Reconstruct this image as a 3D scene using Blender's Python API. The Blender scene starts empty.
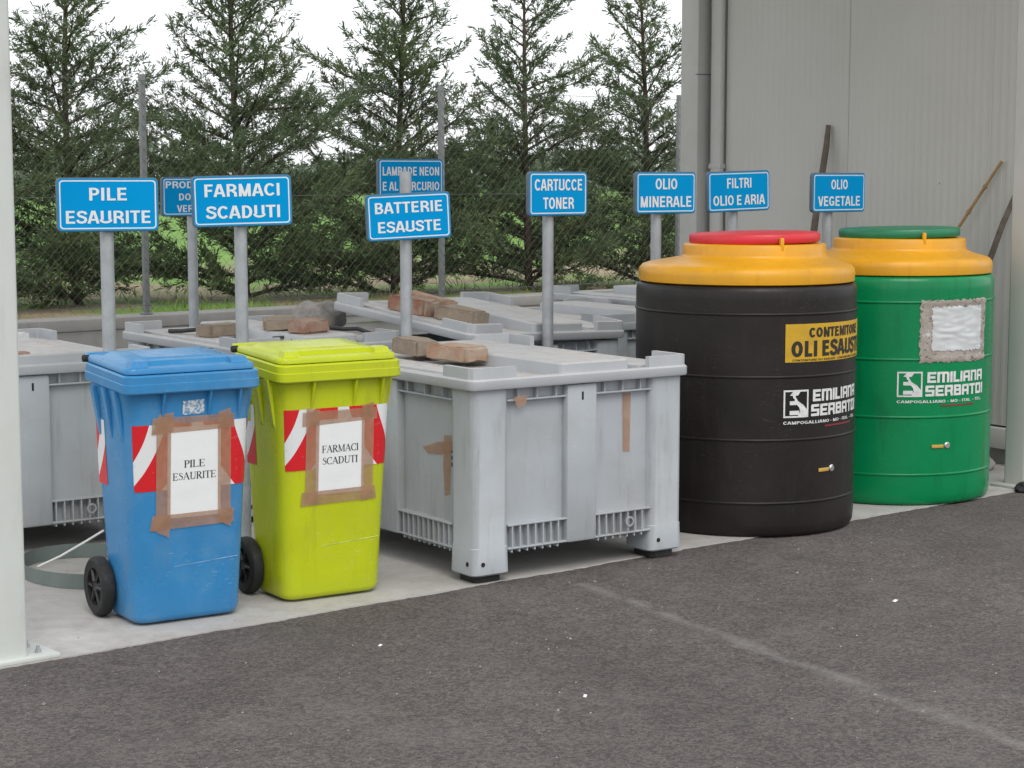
import bpy, bmesh, math, random
import numpy as np
from mathutils import Matrix, Vector, noise as mnoise

R = math.radians
scene = bpy.context.scene
COL = scene.collection

# ---------------------------------------------------------------- camera, sky, sun, exposure
cam_d = bpy.data.cameras.new('camera')
cam = bpy.data.objects.new('camera', cam_d)
COL.objects.link(cam)
cam.location = (-3.696, -5.482, 1.456)
cam.rotation_euler = (R(90 - 6.28), 0, R(-35.2))
cam_d.sensor_width = 36.0
cam_d.lens = 36.0 * 1889.0 / 1024.0
cam_d.clip_start = 0.05
cam_d.clip_end = 3000
scene.camera = cam

SUN_EL, SUN_AZ = 52.0, 200.0      # soft sun behind thin cloud, azimuth of the sun measured from +Y clockwise
world = bpy.data.worlds.new('World')
scene.world = world
world.use_nodes = True
wn = world.node_tree
wn.nodes.clear()
w_out = wn.nodes.new('ShaderNodeOutputWorld')
w_bg = wn.nodes.new('ShaderNodeBackground')
w_sky = wn.nodes.new('ShaderNodeTexSky')
w_sky.sky_type = 'NISHITA'
w_sky.sun_disc = False
w_sky.sun_elevation = R(SUN_EL)
w_sky.sun_rotation = R(SUN_AZ)
w_sky.air_density = 1.0
w_sky.dust_density = 1.0
w_sky.ozone_density = 1.0
w_hs = wn.nodes.new('ShaderNodeHueSaturation')
w_hs.inputs['Saturation'].default_value = 0.10
wn.links.new(w_sky.outputs[0], w_hs.inputs['Color'])
# even cloud cover: the clear sky shows through a uniform pale layer
w_mix = wn.nodes.new('ShaderNodeMix')
w_mix.data_type = 'RGBA'
w_mix.inputs[0].default_value = 0.80
w_mix.inputs[7].default_value = (9.6, 9.9, 10.2, 1)
wn.links.new(w_hs.outputs[0], w_mix.inputs[6])
wn.links.new(w_mix.outputs[2], w_bg.inputs['Color'])
w_bg.inputs['Strength'].default_value = 0.12
wn.links.new(w_bg.outputs[0], w_out.inputs[0])

sun_d = bpy.data.lights.new('sun', 'SUN')
sun_d.energy = 1.2
sun_d.angle = R(32)
sun_d.color = (1.0, 0.96, 0.9)
sun = bpy.data.objects.new('sun', sun_d)
COL.objects.link(sun)
_az = R(SUN_AZ)
sdir = Vector((math.sin(_az) * math.cos(R(SUN_EL)), math.cos(_az) * math.cos(R(SUN_EL)), math.sin(R(SUN_EL))))
sun.rotation_euler = sdir.to_track_quat('Z', 'Y').to_euler()
sun.location = sdir * 30

scene.view_settings.view_transform = 'Standard'
scene.view_settings.look = 'None'
scene.view_settings.gamma = 1.0
scene.view_settings.use_curve_mapping = False
scene.view_settings.exposure = 0.28

# ---------------------------------------------------------------- helpers
def lin(r, g, b):
    f = lambda c: ((c / 255 + 0.055) / 1.055) ** 2.4 if c > 10 else c / 255 / 12.92
    return (f(r), f(g), f(b))

class NT:
    def __init__(s, m):
        m.use_nodes = True
        s.t = m.node_tree
        s.t.nodes.clear()
        s.out = s.n('ShaderNodeOutputMaterial')
        s.b = s.n('ShaderNodeBsdfPrincipled')
        s.l(s.b.outputs[0], s.out.inputs[0])
        s.co = s.n('ShaderNodeTexCoord')
    def n(s, t, **k):
        x = s.t.nodes.new(t)
        for a, v in k.items():
            setattr(x, a, v)
        return x
    def l(s, a, b):
        s.t.links.new(a, b)
    def noise(s, scale, detail=4, rough=.55, vec=None, dist=0):
        x = s.n('ShaderNodeTexNoise')
        x.inputs['Scale'].default_value = scale
        x.inputs['Detail'].default_value = detail
        x.inputs['Roughness'].default_value = rough
        x.inputs['Distortion'].default_value = dist
        s.l(vec if vec is not None else s.co.outputs['Object'], x.inputs['Vector'])
        return x.outputs['Fac']
    def ramp(s, fac, a, b, ca=(0, 0, 0), cb=(1, 1, 1)):
        x = s.n('ShaderNodeValToRGB')
        x.color_ramp.elements[0].position = a
        x.color_ramp.elements[1].position = b
        x.color_ramp.elements[0].color = (*ca, 1)
        x.color_ramp.elements[1].color = (*cb, 1)
        s.l(fac, x.inputs[0])
        return x.outputs[0]
    def mix(s, fac, a, b, mode='MIX'):
        x = s.n('ShaderNodeMix', data_type='RGBA', blend_type=mode)
        for i, v in ((0, fac), (6, a), (7, b)):
            if isinstance(v, (int, float)):
                x.inputs[i].default_value = v
            elif isinstance(v, tuple):
                x.inputs[i].default_value = (*v, 1)
            else:
                s.l(v, x.inputs[i])
        return x.outputs[2]
    def math(s, op, a, b=None, c=None):
        x = s.n('ShaderNodeMath', operation=op)
        for i, v in enumerate((a, b, c)):
            if v is None:
                continue
            if isinstance(v, (int, float)):
                x.inputs[i].default_value = v
            else:
                s.l(v, x.inputs[i])
        return x.outputs[0]
    def mapping(s, scale=(1, 1, 1), rot=(0, 0, 0), loc=(0, 0, 0), src='Object'):
        x = s.n('ShaderNodeMapping')
        x.inputs['Scale'].default_value = scale
        x.inputs['Rotation'].default_value = rot
        x.inputs['Location'].default_value = loc
        s.l(s.co.outputs[src], x.inputs['Vector'])
        return x.outputs[0]
    def bump(s, h, strength=.2, dist=.01):
        x = s.n('ShaderNodeBump')
        x.inputs['Strength'].default_value = strength
        x.inputs['Distance'].default_value = dist
        s.l(h, x.inputs['Height'])
        s.l(x.outputs[0], s.b.inputs['Normal'])

MATS = {}
def mat(name, col, rough=.5, var=.12, scale=9, dirt=None, dirt_amt=.35, dirt_scale=4, dirt_lo=.5, dirt_hi=.75,
        bump=0, bump_scale=120, metal=0, spec=.5, alpha=1, streak=None, streak_amt=.4, scuff=None, scuff_amt=.5):
    m = bpy.data.materials.new(name)
    n = NT(m)
    b = n.b
    hi = tuple(min(1, c * (1 + var)) for c in col)
    lo = tuple(c * (1 - var) for c in col)
    c = n.ramp(n.noise(scale, 5), .3, .7, lo, hi)
    if dirt:
        f = n.ramp(n.noise(dirt_scale, 8, .65), dirt_lo, dirt_hi)
        f2 = n.math('MULTIPLY', f, dirt_amt)
        c = n.mix(f2, c, dirt)
    if streak:      # runs and drips, long in z
        f = n.ramp(n.noise(5, 6, .65, n.mapping((4.5, 4.5, .55), loc=(3, 1, 2))), .54, .74)
        c = n.mix(n.math('MULTIPLY', f, streak_amt), c, streak)
    if scuff:       # short rubbed scratches, gated to patches
        f = n.ramp(n.noise(40, 3, .6, n.mapping((1, 1, 9), rot=(.2, .5, .3))), .63, .69)
        g = n.ramp(n.noise(4.5, 4, .6, n.mapping(loc=(9, 4, 6))), .50, .62)
        c = n.mix(n.math('MULTIPLY', n.math('MULTIPLY', f, g), scuff_amt), c, scuff)
    n.l(c, b.inputs['Base Color'])
    rr = n.math('MULTIPLY_ADD', n.noise(scale * 3, 4), .24, rough - .12)
    n.l(rr, b.inputs['Roughness'])
    b.inputs['Metallic'].default_value = metal
    b.inputs['Specular IOR Level'].default_value = spec
    if alpha < 1:
        b.inputs['Alpha'].default_value = alpha
    if bump:
        n.bump(n.noise(bump_scale, 4), bump, .004)
    MATS[name] = m
    return m

# --- materials
def special(name):
    m = bpy.data.materials.new(name)
    MATS[name] = m
    return NT(m)

mat('blue_plastic', (0.036, 0.215, 0.46), .30, .06, 5, (.22, .36, .48), .38, 3.5, .46, .74, .10, 260, streak=(.10, .17, .25), streak_amt=.35, scuff=(.42, .52, .60), scuff_amt=.55, spec=.4)
mat('lime_plastic', (0.47, 0.54, 0.012), .30, .06, 5, (.40, .36, .06), .38, 3.5, .46, .74, .10, 260, streak=(.25, .25, .03), streak_amt=.35, scuff=(.66, .68, .35), scuff_amt=.5, spec=.4)
mat('mould_blue_plastic', (.25, .42, .62), .5, .3, 40)
mat('mould_lime_plastic', (.62, .68, .20), .5, .3, 40)
mat('rubber', (.012, .012, .012), .75, .2, 30, (.12, .11, .10), .4, 9)
mat('wheel_hub', (.02, .02, .021), .5, .2, 30)
mat('grey_plastic', (.38, .405, .43), .48, .05, 6, (.26, .245, .22), .42, 2.4, .46, .72, .10, 200, streak=(.20, .19, .17), streak_amt=.45, scuff=(.55, .56, .57), scuff_amt=.6)
n = special('lid_plastic')
g = n.n('ShaderNodeNewGeometry')
sz = n.n('ShaderNodeSeparateXYZ')
n.l(g.outputs['True Normal'], sz.inputs[0])
c = n.ramp(n.noise(6, 5), .3, .7, (.40, .42, .44), (.45, .465, .485))
dm = n.math('MULTIPLY', n.ramp(sz.outputs[2], .6, .95), n.math('MULTIPLY_ADD', n.ramp(n.noise(2.6, 8, .7), .36, .62), .55, .30))
dc = n.ramp(n.noise(13, 6, .7), .3, .7, (.36, .315, .275), (.60, .565, .53))
c = n.mix(dm, c, dc)
n.l(c, n.b.inputs['Base Color'])
n.b.inputs['Roughness'].default_value = .6
n.bump(n.noise(120, 4), .15, .004)
mat('dark_slot', (.01, .01, .01), .8, .1)
mat('black_tank', (.0150, .0125, .0115), .42, .18, 4, (.040, .032, .028), .35, 2.5, .45, .8, .10, 90, spec=.28, streak=(.030, .026, .023), streak_amt=.5, scuff=(.13, .12, .11), scuff_amt=.55)
mat('green_tank', (.001, .205, .068), .26, .10, 3, (.008, .21, .080), .4, 2.5, .5, .8, .10, 90, spec=.3, streak=(.002, .085, .035), streak_amt=.5, scuff=(.06, .32, .17), scuff_amt=.6)
mat('orange_dome', (.70, .33, .010), .36, .07, 5, (.38, .22, .05), .45, 3, .46, .76, .10, 120, spec=.4, streak=(.42, .20, .01), streak_amt=.4, scuff=(.20, .13, .05), scuff_amt=.5)
mat('red_lid', (.62, .022, .035), .45, .06, 8, (.45, .10, .09), .4, 5, .5, .8, .12, 120)
mat('green_lid', (.008, .17, .075), .42, .08, 8, (.06, .2, .12), .4, 5, .5, .8, .12, 120)
mat('sign_blue', (0.0, .285, .63), .45, .03, 6, spec=.06)
mat('sign_white', (.74, .76, .76), .4, .03, 8)
mat('sign_edge', (.10, .13, .16), .5, .08, 20)
mat('paper', (.76, .77, .77), .6, .02, 12, (.62, .62, .60), .35, 8, bump=.25, bump_scale=26)
mat('ink', (.02, .02, .022), .8, .05)
mat('yellow_label', (.56, .33, .012), .55, .06, 15, (.25, .16, .03), .4, 12)
mat('label_ink', (.018, .015, .01), .6, .05)
mat('white_print', (.66, .67, .66), .55, .06, 30, (.3, .3, .3), .35, 25, .5, .7)
mat('red_print', (.20, .02, .02), .6, .06)
mat('tape', (.42, .24, .145), .33, .12, 22, (.52, .36, .26), .6, 14, alpha=.62, bump=.5, bump_scale=45)
mat('post_paint', (.56, .585, .555), .45, .03, 3, (.42, .42, .37), .4, 5, .45, .8, streak=(.36, .35, .30), streak_amt=.3)
mat('column_paint', (.47, .465, .44), .5, .04, 4, (.3, .3, .27), .25, 5)
mat('galvanised', (.40, .42, .44), .5, .12, 14, (.28, .29, .30), .5, 22, .4, .7, .06, 80, metal=.35)
mat('fence_metal', (.22, .23, .23), .6, .12, 14, metal=.2)
mat('wire_metal', (.11, .115, .115), .6, .1, 14, metal=.1)
mat('steel', (.55, .55, .54), .3, .08, 20, metal=.8)
mat('hoop', (.14, .17, .16), .5, .12, 12)
mat('white_cord', (.75, .75, .73), .5, .04)
mat('strap', (.03, .03, .03), .6, .2, 30)
mat('bark', (.085, .06, .045), .9, .3, 25, bump=.5, bump_scale=60)
mat('old_wood', (.13, .105, .085), .85, .25, 22, bump=.3, bump_scale=90)
mat('bamboo', (.32, .20, .075), .5, .18, 16)
mat('brass', (.55, .33, .06), .45, .1)
mat('reflect_white', (.72, .72, .72), .4, .03, 20, (.4, .4, .4), .2, 20)
mat('rust', (.20, .075, .02), .9, .3, 40)
mat('canopy_sheet', (.42, .43, .42), .6, .06, 3)
mat('silver_film', (.55, .57, .57), .18, .08, 20)
mat('stone', (.30, .285, .26), .9, .25, 12, (.15, .14, .12), .5, 9, bump=.6, bump_scale=40)
mat('far_leaves', (.15, .18, .13), .9, .35, .2)

# asphalt: dark grey brown, fine aggregate, worn pale seam, stains
n = special('asphalt')
big = n.ramp(n.noise(.9, 6, .6), .3, .72, (.072, .0615, .059), (.118, .103, .099))
agg = n.ramp(n.noise(210, 3, .7), .28, .72, (.45, .45, .45), (1.5, 1.48, 1.46))
c = n.mix(1.0, big, agg, 'MULTIPLY')
stone = n.n('ShaderNodeTexVoronoi')
stone.inputs['Scale'].default_value = 105
n.l(n.co.outputs['Object'], stone.inputs['Vector'])
sv = n.n('ShaderNodeSeparateXYZ')
n.l(stone.outputs['Color'], sv.inputs[0])
c = n.mix(1.0, c, n.ramp(sv.outputs[0], .0, 1.0, (.62, .62, .62), (1.46, 1.43, 1.41)), 'MULTIPLY')
mid = n.ramp(n.noise(14, 5, .7), .30, .70, (.84, .84, .84), (1.16, 1.155, 1.15))
c = n.mix(1.0, c, mid, 'MULTIPLY')
chips = n.n('ShaderNodeTexVoronoi')
chips.inputs['Scale'].default_value = 130
n.l(n.co.outputs['Object'], chips.inputs['Vector'])
cf = n.math('LESS_THAN', chips.outputs['Distance'], .17)
cpk = n.math('GREATER_THAN', n.noise(47, 2, .5), .63)
c = n.mix(n.math('MULTIPLY', n.math('MULTIPLY', cf, cpk), .55), c, (.36, .34, .32))
# worn seam running towards the slab (a line with its own wobble)
sx = n.n('ShaderNodeSeparateXYZ')
n.l(n.co.outputs['Object'], sx.inputs[0])
wob = n.math('MULTIPLY', n.math('SUBTRACT', n.noise(3.2, 6, .7), .5), .17)
line = n.math('ADD', n.math('SUBTRACT', sx.outputs[0], n.math('MULTIPLY_ADD', sx.outputs[1], .115, .385)), wob)
near = n.math('SUBTRACT', 1.0, n.math('MINIMUM', n.math('DIVIDE', n.math('ABSOLUTE', line), .045), 1.0))
gate = n.ramp(n.noise(7.5, 5, .7), .30, .60)
infront = n.math('LESS_THAN', sx.outputs[1], -.15)
seam = n.math('MULTIPLY', n.math('MULTIPLY', near, gate), n.math('MULTIPLY', infront, .62))
c = n.mix(seam, c, (.235, .22, .21))
pale = n.math('MULTIPLY', n.ramp(n.noise(2.3, 8, .75), .50, .72), .38)
c = n.mix(pale, c, (.19, .172, .163))
dark = n.math('MULTIPLY', n.ramp(n.noise(1.7, 6, .7, n.mapping((1, 1, 1), loc=(7, 3, 0))), .60, .70), .35)
c = n.mix(dark, c, (.035, .032, .031))
n.l(c, n.b.inputs['Base Color'])
n.b.inputs['Roughness'].default_value = .88
hh = n.math('ADD', n.noise(230, 3, .7), n.math('MULTIPLY', seam, .8))
n.bump(hh, .55, .006)

# concrete slab
n = special('concrete')
c = n.ramp(n.noise(1.6, 8, .65), .28, .72, (.36, .34, .325), (.50, .485, .47))
c = n.mix(n.math('MULTIPLY', n.ramp(n.noise(11, 7, .72), .42, .70), .5), c, (.31, .285, .262))
c = n.mix(n.math('MULTIPLY', n.ramp(n.noise(3.2, 8, .72, n.mapping(loc=(3, 9, 0))), .46, .68), .62), c, (.255, .235, .215))
c = n.mix(n.math('MULTIPLY', n.ramp(n.noise(160, 3, .7), .5, .8), .35), c, (.58, .57, .55))
n.l(c, n.b.inputs['Base Color'])
n.b.inputs['Roughness'].default_value = .85
n.bump(n.noise(90, 5, .7), .3, .004)

# low concrete wall
n = special('wall_concrete')
c = n.ramp(n.noise(2.2, 8, .65), .3, .7, (.25, .24, .225), (.36, .35, .33))
st = n.ramp(n.noise(3, 6, .7, n.mapping((3, 3, .5))), .52, .75)
c = n.mix(n.math('MULTIPLY', st, .45), c, (.17, .165, .15))
n.l(c, n.b.inputs['Base Color'])
n.b.inputs['Roughness'].default_value = .9
n.bump(n.noise(60, 5, .7), .3, .005)

# coated steel wall panels, fine micro ribs
n = special('wall_panel')
c = n.ramp(n.noise(1.3, 6, .6), .3, .7, (.475, .465, .435), (.515, .505, .475))
st = n.ramp(n.noise(2.5, 6, .7, n.mapping((6, 6, .6))), .56, .8)
c = n.mix(n.math('MULTIPLY', st, .10), c, (.36, .345, .31))
n.l(c, n.b.inputs['Base Color'])
n.b.inputs['Roughness'].default_value = .5
n.bump(n.noise(3, 3, .5), .05, .02)

# field behind the wall: bare dry earth close by, grass farther away
n = special('field_soil')
sx = n.n('ShaderNodeSeparateXYZ')
n.l(n.co.outputs['Object'], sx.inputs[0])
soil = n.ramp(n.noise(1.8, 8, .7), .3, .7, (.17, .125, .075), (.33, .265, .17))
grass = n.ramp(n.noise(.5, 8, .7), .3, .7, (.085, .19, .022), (.16, .30, .045))
far = n.ramp(n.math('ADD', n.math('MULTIPLY', sx.outputs[1], .05), n.math('MULTIPLY', n.noise(.35, 5, .6), .35)), .86, .98)
bits = n.ramp(n.noise(.7, 6, .7, n.mapping(loc=(5, 2, 0))), .47, .58)
c = n.mix(bits, soil, grass)
c = n.mix(far, c, grass)
n.l(c, n.b.inputs['Base Color'])
n.b.inputs['Roughness'].default_value = .95
n.bump(n.noise(14, 5, .7), .6, .03)

# brick / old block with mortar residue
def brickmat(name, a, b, mortar, amt):
    n = special(name)
    c = n.ramp(n.noise(14, 6, .7), .3, .7, a, b)
    c = n.mix(n.math('MULTIPLY', n.ramp(n.noise(9, 6, .7, n.mapping(loc=(2, 5, 1))), .42, .62), amt), c, mortar)
    n.l(c, n.b.inputs['Base Color'])
    n.b.inputs['Roughness'].default_value = .92
    n.bump(n.noise(60, 5, .7), .6, .006)
brickmat('brick_red', (.24, .105, .065), (.36, .20, .135), (.36, .31, .26), .8)
brickmat('brick_orange', (.32, .18, .11), (.46, .30, .21), (.40, .35, .29), .8)
brickmat('block_tan', (.22, .17, .125), (.36, .29, .22), (.20, .17, .14), .6)
brickmat('sack_grey', (.25, .235, .215), (.40, .385, .36), (.17, .16, .145), .7)

# red and white reflective chevron print (flat print, from the UV map, metres)
n = special('chevron')
sx = n.n('ShaderNodeSeparateXYZ')
n.l(n.co.outputs['UV'], sx.inputs[0])
curve = n.math('MULTIPLY', n.math('MULTIPLY', sx.outputs[1], sx.outputs[1]), -1.6)
t = n.math('ADD', n.math('MULTIPLY', n.math('ABSOLUTE', sx.outputs[0]), 1.15), n.math('ADD', sx.outputs[1], curve))
fr = n.math('FRACT', n.math('ADD', n.math('DIVIDE', n.math('SUBTRACT', t, .330), .19), 2.0))
isred = n.math('LESS_THAN', fr, .65)
c = n.mix(isred, (.70, .71, .71), (.60, .012, .018))
sc = n.math('MULTIPLY', n.ramp(n.noise(60, 5, .7), .62, .68), .35)
c = n.mix(sc, c, (.5, .45, .42))
n.l(c, n.b.inputs['Base Color'])
n.b.inputs['Roughness'].default_value = .35

# remains of a torn poster: paper, glue and dark print
n = special('torn_paper')
c = n.ramp(n.noise(18, 6, .7), .3, .7, (.24, .20, .165), (.42, .38, .34))
pr = n.ramp(n.noise(46, 3, .6, n.mapping((1, 1, 2.2))), .60, .64)
c = n.mix(n.math('MULTIPLY', pr, .75), c, (.05, .045, .04))
wh = n.ramp(n.noise(22, 5, .7, n.mapping(loc=(4, 4, 4))), .60, .66)
c = n.mix(n.math('MULTIPLY', wh, .8), c, (.60, .60, .58))
n.l(c, n.b.inputs['Base Color'])
n.b.inputs['Roughness'].default_value = .75
n.bump(n.noise(60, 5, .7), .5, .004)

n = special('old_sticker')
c = n.ramp(n.noise(90, 4, .7), .42, .56, (.12, .25, .40), (.60, .62, .63))
n.l(c, n.b.inputs['Base Color'])
n.b.inputs['Roughness'].default_value = .6

def leafmat(name, a, b, c2):
    n = special(name)
    g = n.n('ShaderNodeNewGeometry')
    col = n.ramp(g.outputs['Random Per Island'], 0, 1, a, b)
    pz = n.ramp(n.noise(2.2, 4, .6), .5, .75)
    col = n.mix(n.math('MULTIPLY', pz, .7), col, c2)
    n.l(col, n.b.inputs['Base Color'])
    n.b.inputs['Roughness'].default_value = .6
    n.b.inputs['Specular IOR Level'].default_value = .3
    tr = n.n('ShaderNodeBsdfTranslucent')
    n.l(col, tr.inputs[0])
    mx = n.n('ShaderNodeMixShader')
    mx.inputs[0].default_value = .25
    n.l(n.b.outputs[0], mx.inputs[1]); n.l(tr.outputs[0], mx.inputs[2])
    n.l(mx.outputs[0], n.out.inputs[0])
leafmat('cypress_leaf', (.060, .096, .050), (.155, .205, .095), (.20, .24, .095))
leafmat('weed_leaf', (.10, .17, .03), (.24, .32, .07), (.33, .28, .13))

class MB:
    """collects pieces of one mesh"""
    def __init__(s):
        s.v = []; s.f = []
    def add(s, v, f):
        o = len(s.v)
        s.v += [tuple(p) for p in v]
        s.f += [tuple(i + o for i in q) for q in f]
        return s
    def box(s, x0, x1, y0, y1, z0, z1, bev=0, seg=2):
        if bev <= 0:
            v = [(x, y, z) for z in (z0, z1) for y in (y0, y1) for x in (x0, x1)]
            f = [(0, 2, 3, 1), (4, 5, 7, 6), (0, 1, 5, 4), (1, 3, 7, 5), (3, 2, 6, 7), (2, 0, 4, 6)]
            return s.add(v, f)
        bm = bmesh.new()
        bmesh.ops.create_cube(bm, size=1)
        for p in bm.verts:
            p.co = ((x0 + x1) / 2 + p.co.x * (x1 - x0), (y0 + y1) / 2 + p.co.y * (y1 - y0), (z0 + z1) / 2 + p.co.z * (z1 - z0))
        bmesh.ops.bevel(bm, geom=bm.edges[:], offset=bev, segments=seg, affect='EDGES', profile=.5)
        bm.verts.index_update()
        s.add([p.co[:] for p in bm.verts], [[q.index for q in f.verts] for f in bm.faces])
        bm.free()
        return s
    def loft(s, secs, cap=True, closed=True):
        n = len(secs[0]); v = []; f = []
        for q in secs:
            v += list(q)
        for k in range(len(secs) - 1):
            for i in range(n if closed else n - 1):
                a = k * n + i; b = k * n + (i + 1) % n
                f.append((a, b, b + n, a + n))
        if cap:
            f.append(tuple(range(n - 1, -1, -1)))
            f.append(tuple(range((len(secs) - 1) * n, len(secs) * n)))
        return s.add(v, f)
    def tube(s, path, rad, n=8, cap=True):
        path = [Vector(p) for p in path]
        if not hasattr(rad, '__len__'):
            rad = [rad] * len(path)
        secs = []; up = None
        for i, p in enumerate(path):
            d = (path[min(i + 1, len(path) - 1)] - path[max(i - 1, 0)]).normalized()
            if up is None:
                up = Vector((0, 0, 1)) if abs(d.z) < .9 else Vector((1, 0, 0))
            sx = d.cross(up).normalized(); up = sx.cross(d).normalized()
            secs.append([tuple(p + (sx * math.cos(2 * math.pi * k / n) + up * math.sin(2 * math.pi * k / n)) * rad[i]) for k in range(n)])
        return s.loft(secs, cap)
    def lathe(s, prof, n=64, axis='z', c=(0, 0, 0), cap=True):
        secs = []
        for r, z in prof:
            ring = []
            for k in range(n):
                a = 2 * math.pi * k / n
                if axis == 'z':
                    ring.append((c[0] + r * math.cos(a), c[1] + r * math.sin(a), c[2] + z))
                else:
                    ring.append((c[0] + z, c[1] + r * math.cos(a), c[2] + r * math.sin(a)))
            secs.append(ring)
        return s.loft(secs, cap)
    def build(s, name, m, parent=None, smooth=35, loc=None):
        me = bpy.data.meshes.new(name)
        me.from_pydata(s.v, [], s.f)
        bm = bmesh.new(); bm.from_mesh(me)
        bmesh.ops.recalc_face_normals(bm, faces=bm.faces[:])
        bm.to_mesh(me); bm.free()
        return link(name, me, m, parent, smooth, loc)

def link(name, me, m, parent=None, smooth=None, loc=None):
    if m:
        me.materials.append(MATS[m])
    if smooth:
        me.polygons.foreach_set('use_smooth', [True] * len(me.polygons))
        me.set_sharp_from_angle(angle=R(smooth))
    o = bpy.data.objects.new(name, me)
    COL.objects.link(o)
    if parent is not None:
        o.parent = parent
    if loc:
        o.location = loc
    return o

def sheet(name, pts, faces, m, parent=None, uv=None, smooth=None):
    """a thin sheet exactly as given (no normal recalculation)"""
    me = bpy.data.meshes.new(name)
    me.from_pydata([tuple(p) for p in pts], [], faces)
    if uv:
        l = me.uv_layers.new(name='UVMap')
        for i, lp in enumerate(me.loops):
            l.data[i].uv = uv[lp.vertex_index]
    return link(name, me, m, parent, smooth)

def tag(o, label, cat, group=None):
    o['label'] = label
    o['category'] = cat
    if group:
        o['group'] = group
    return o

def thing(name, label, cat, loc=(0, 0, 0), rz=0, group=None):
    o = bpy.data.objects.new(name, None)
    COL.objects.link(o)
    o.empty_display_size = .1
    o.location = loc
    o.rotation_euler = (0, 0, R(rz))
    return tag(o, label, cat, group)

def struct(o, kind='structure'):
    o['kind'] = kind
    return o

def rrect(x0, x1, y0, y1, r, z, n=5):
    """rounded rectangle ring"""
    p = []
    for cx, cy, a0 in ((x1 - r, y1 - r, 0), (x0 + r, y1 - r, 90), (x0 + r, y0 + r, 180), (x1 - r, y0 + r, 270)):
        for k in range(n):
            a = R(a0 + 90 * k / (n - 1))
            p.append((cx + r * math.cos(a), cy + r * math.sin(a), z))
    return p

# ---- lettering -----------------------------------------------------------------
def stroke(pts, w0, w1=None):
    """ribbon along pts with width per point"""
    ws = w0 if hasattr(w0, '__len__') else [w0] * len(pts)
    v = []; f = []
    for i, p in enumerate(pts):
        a = pts[max(i - 1, 0)]; b = pts[min(i + 1, len(pts) - 1)]
        dx, dy = b[0] - a[0], b[1] - a[1]
        l = math.hypot(dx, dy) or 1
        nx, ny = -dy / l * ws[i] / 2, dx / l * ws[i] / 2
        v += [(p[0] + nx, p[1] + ny), (p[0] - nx, p[1] - ny)]
    for i in range(len(pts) - 1):
        f.append((2 * i, 2 * i + 1, 2 * i + 3, 2 * i + 2))
    return v, f

def rc(x0, x1, y0, y1):
    return [(x0, y0), (x1, y0), (x1, y1), (x0, y1)], [(0, 1, 2, 3)]

def arc(cx, cy, rx, ry, a0, a1, n, wthin, wthick):
    pts = []; ws = []
    for k in range(n + 1):
        a = R(a0 + (a1 - a0) * k / n)
        pts.append((cx + rx * math.cos(a), cy + ry * math.sin(a)))
        ws.append(wthin + (wthick - wthin) * abs(math.cos(a)))
    return stroke(pts, ws)

def serif_glyph(ch):
    """roman capitals of unit height: thick stems, thin hairlines, slab ends"""
    T, t, s = .13, .05, .045
    stem = lambda x: [rc(x, x + T, 0, 1), rc(x - .07, x + T + .07, 0, s), rc(x - .07, x + T + .07, 1 - s, 1)]
    if ch == 'I': return stem(.08), .30
    if ch == 'L': return stem(.08) + [rc(.08, .58, 0, s + .01), rc(.55, .60, 0, .22)], .64
    if ch == 'E': return stem(.08) + [rc(.08, .56, 0, s + .01), rc(.08, .54, 1 - s, 1), rc(.08, .44, .49, .54), rc(.55, .60, 0, .22), rc(.52, .57, .80, 1), rc(.41, .455, .40, .63)], .66
    if ch == 'F': return stem(.08) + [rc(.08, .54, 1 - s, 1), rc(.08, .44, .49, .54), rc(.52, .57, .78, 1), rc(.41, .455, .40, .63)], .60
    if ch == 'P': return stem(.08) + [arc(.30, .735, .22, .235, -90, 90, 8, t, T), rc(.1, .3, .475, .525), rc(.1, .3, .945, .995)], .58
    if ch == 'R': return stem(.08) + [arc(.30, .745, .22, .225, -90, 90, 8, t, T), rc(.1, .3, .495, .545), rc(.1, .3, .945, .995), stroke([(.30, .52), (.62, .02)], .13), rc(.54, .74, 0, s)], .72
    if ch == 'T': return [rc(.26, .26 + T, 0, 1), rc(.17, .48, 0, s), rc(.02, .63, 1 - s, 1), rc(.02, .065, .78, 1), rc(.585, .63, .78, 1)], .66
    if ch == 'A': return [stroke([(.08, .02), (.37, 1)], .05), stroke([(.36, .98), (.66, .02)], .13), rc(.17, .53, .33, .375), rc(0, .20, 0, s), rc(.54, .78, 0, s)], .76
    if ch == 'U': return [rc(.10, .23, .26, 1), rc(.60, .65, .26, 1), arc(.375, .27, .235, .25, 180, 360, 8, .06, .10), rc(.02, .31, 1 - s, 1), rc(.52, .73, 1 - s, 1)], .76
    if ch == 'D': return stem(.08) + [arc(.30, .5, .34, .475, -90, 90, 10, t, T), rc(.1, .3, 0, s), rc(.1, .3, 1 - s, 1)], .74
    if ch == 'C': return [arc(.40, .5, .33, .475, 48, 318, 12, t, T), rc(.60, .645, .74, 1)], .70
    if ch == 'M': return [rc(.10, .15, 0, 1), rc(.70, .83, 0, 1), stroke([(.12, 1), (.43, .05)], .12), stroke([(.43, .05), (.74, 1)], .05), rc(0, .25, 0, s), rc(.62, .91, 0, s), rc(.02, .2, 1 - s, 1), rc(.7, .91, 1 - s, 1)], .92
    if ch == 'S': return [stroke([(.46, .76), (.42, .90), (.28, .965), (.14, .90), (.10, .76), (.20, .62), (.38, .50), (.47, .36), (.46, .18), (.34, .05), (.20, .035), (.10, .10), (.06, .26)],
                                 [.05, .05, .05, .07, .09, .12, .13, .12, .09, .06, .05, .05, .05])], .54
    return [], .35

SANS_W = .175
def heavy_glyph(ch):
    global SANS_W
    SANS_W = .235
    r = sans_glyph(ch)
    SANS_W = .175
    return r

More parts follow.
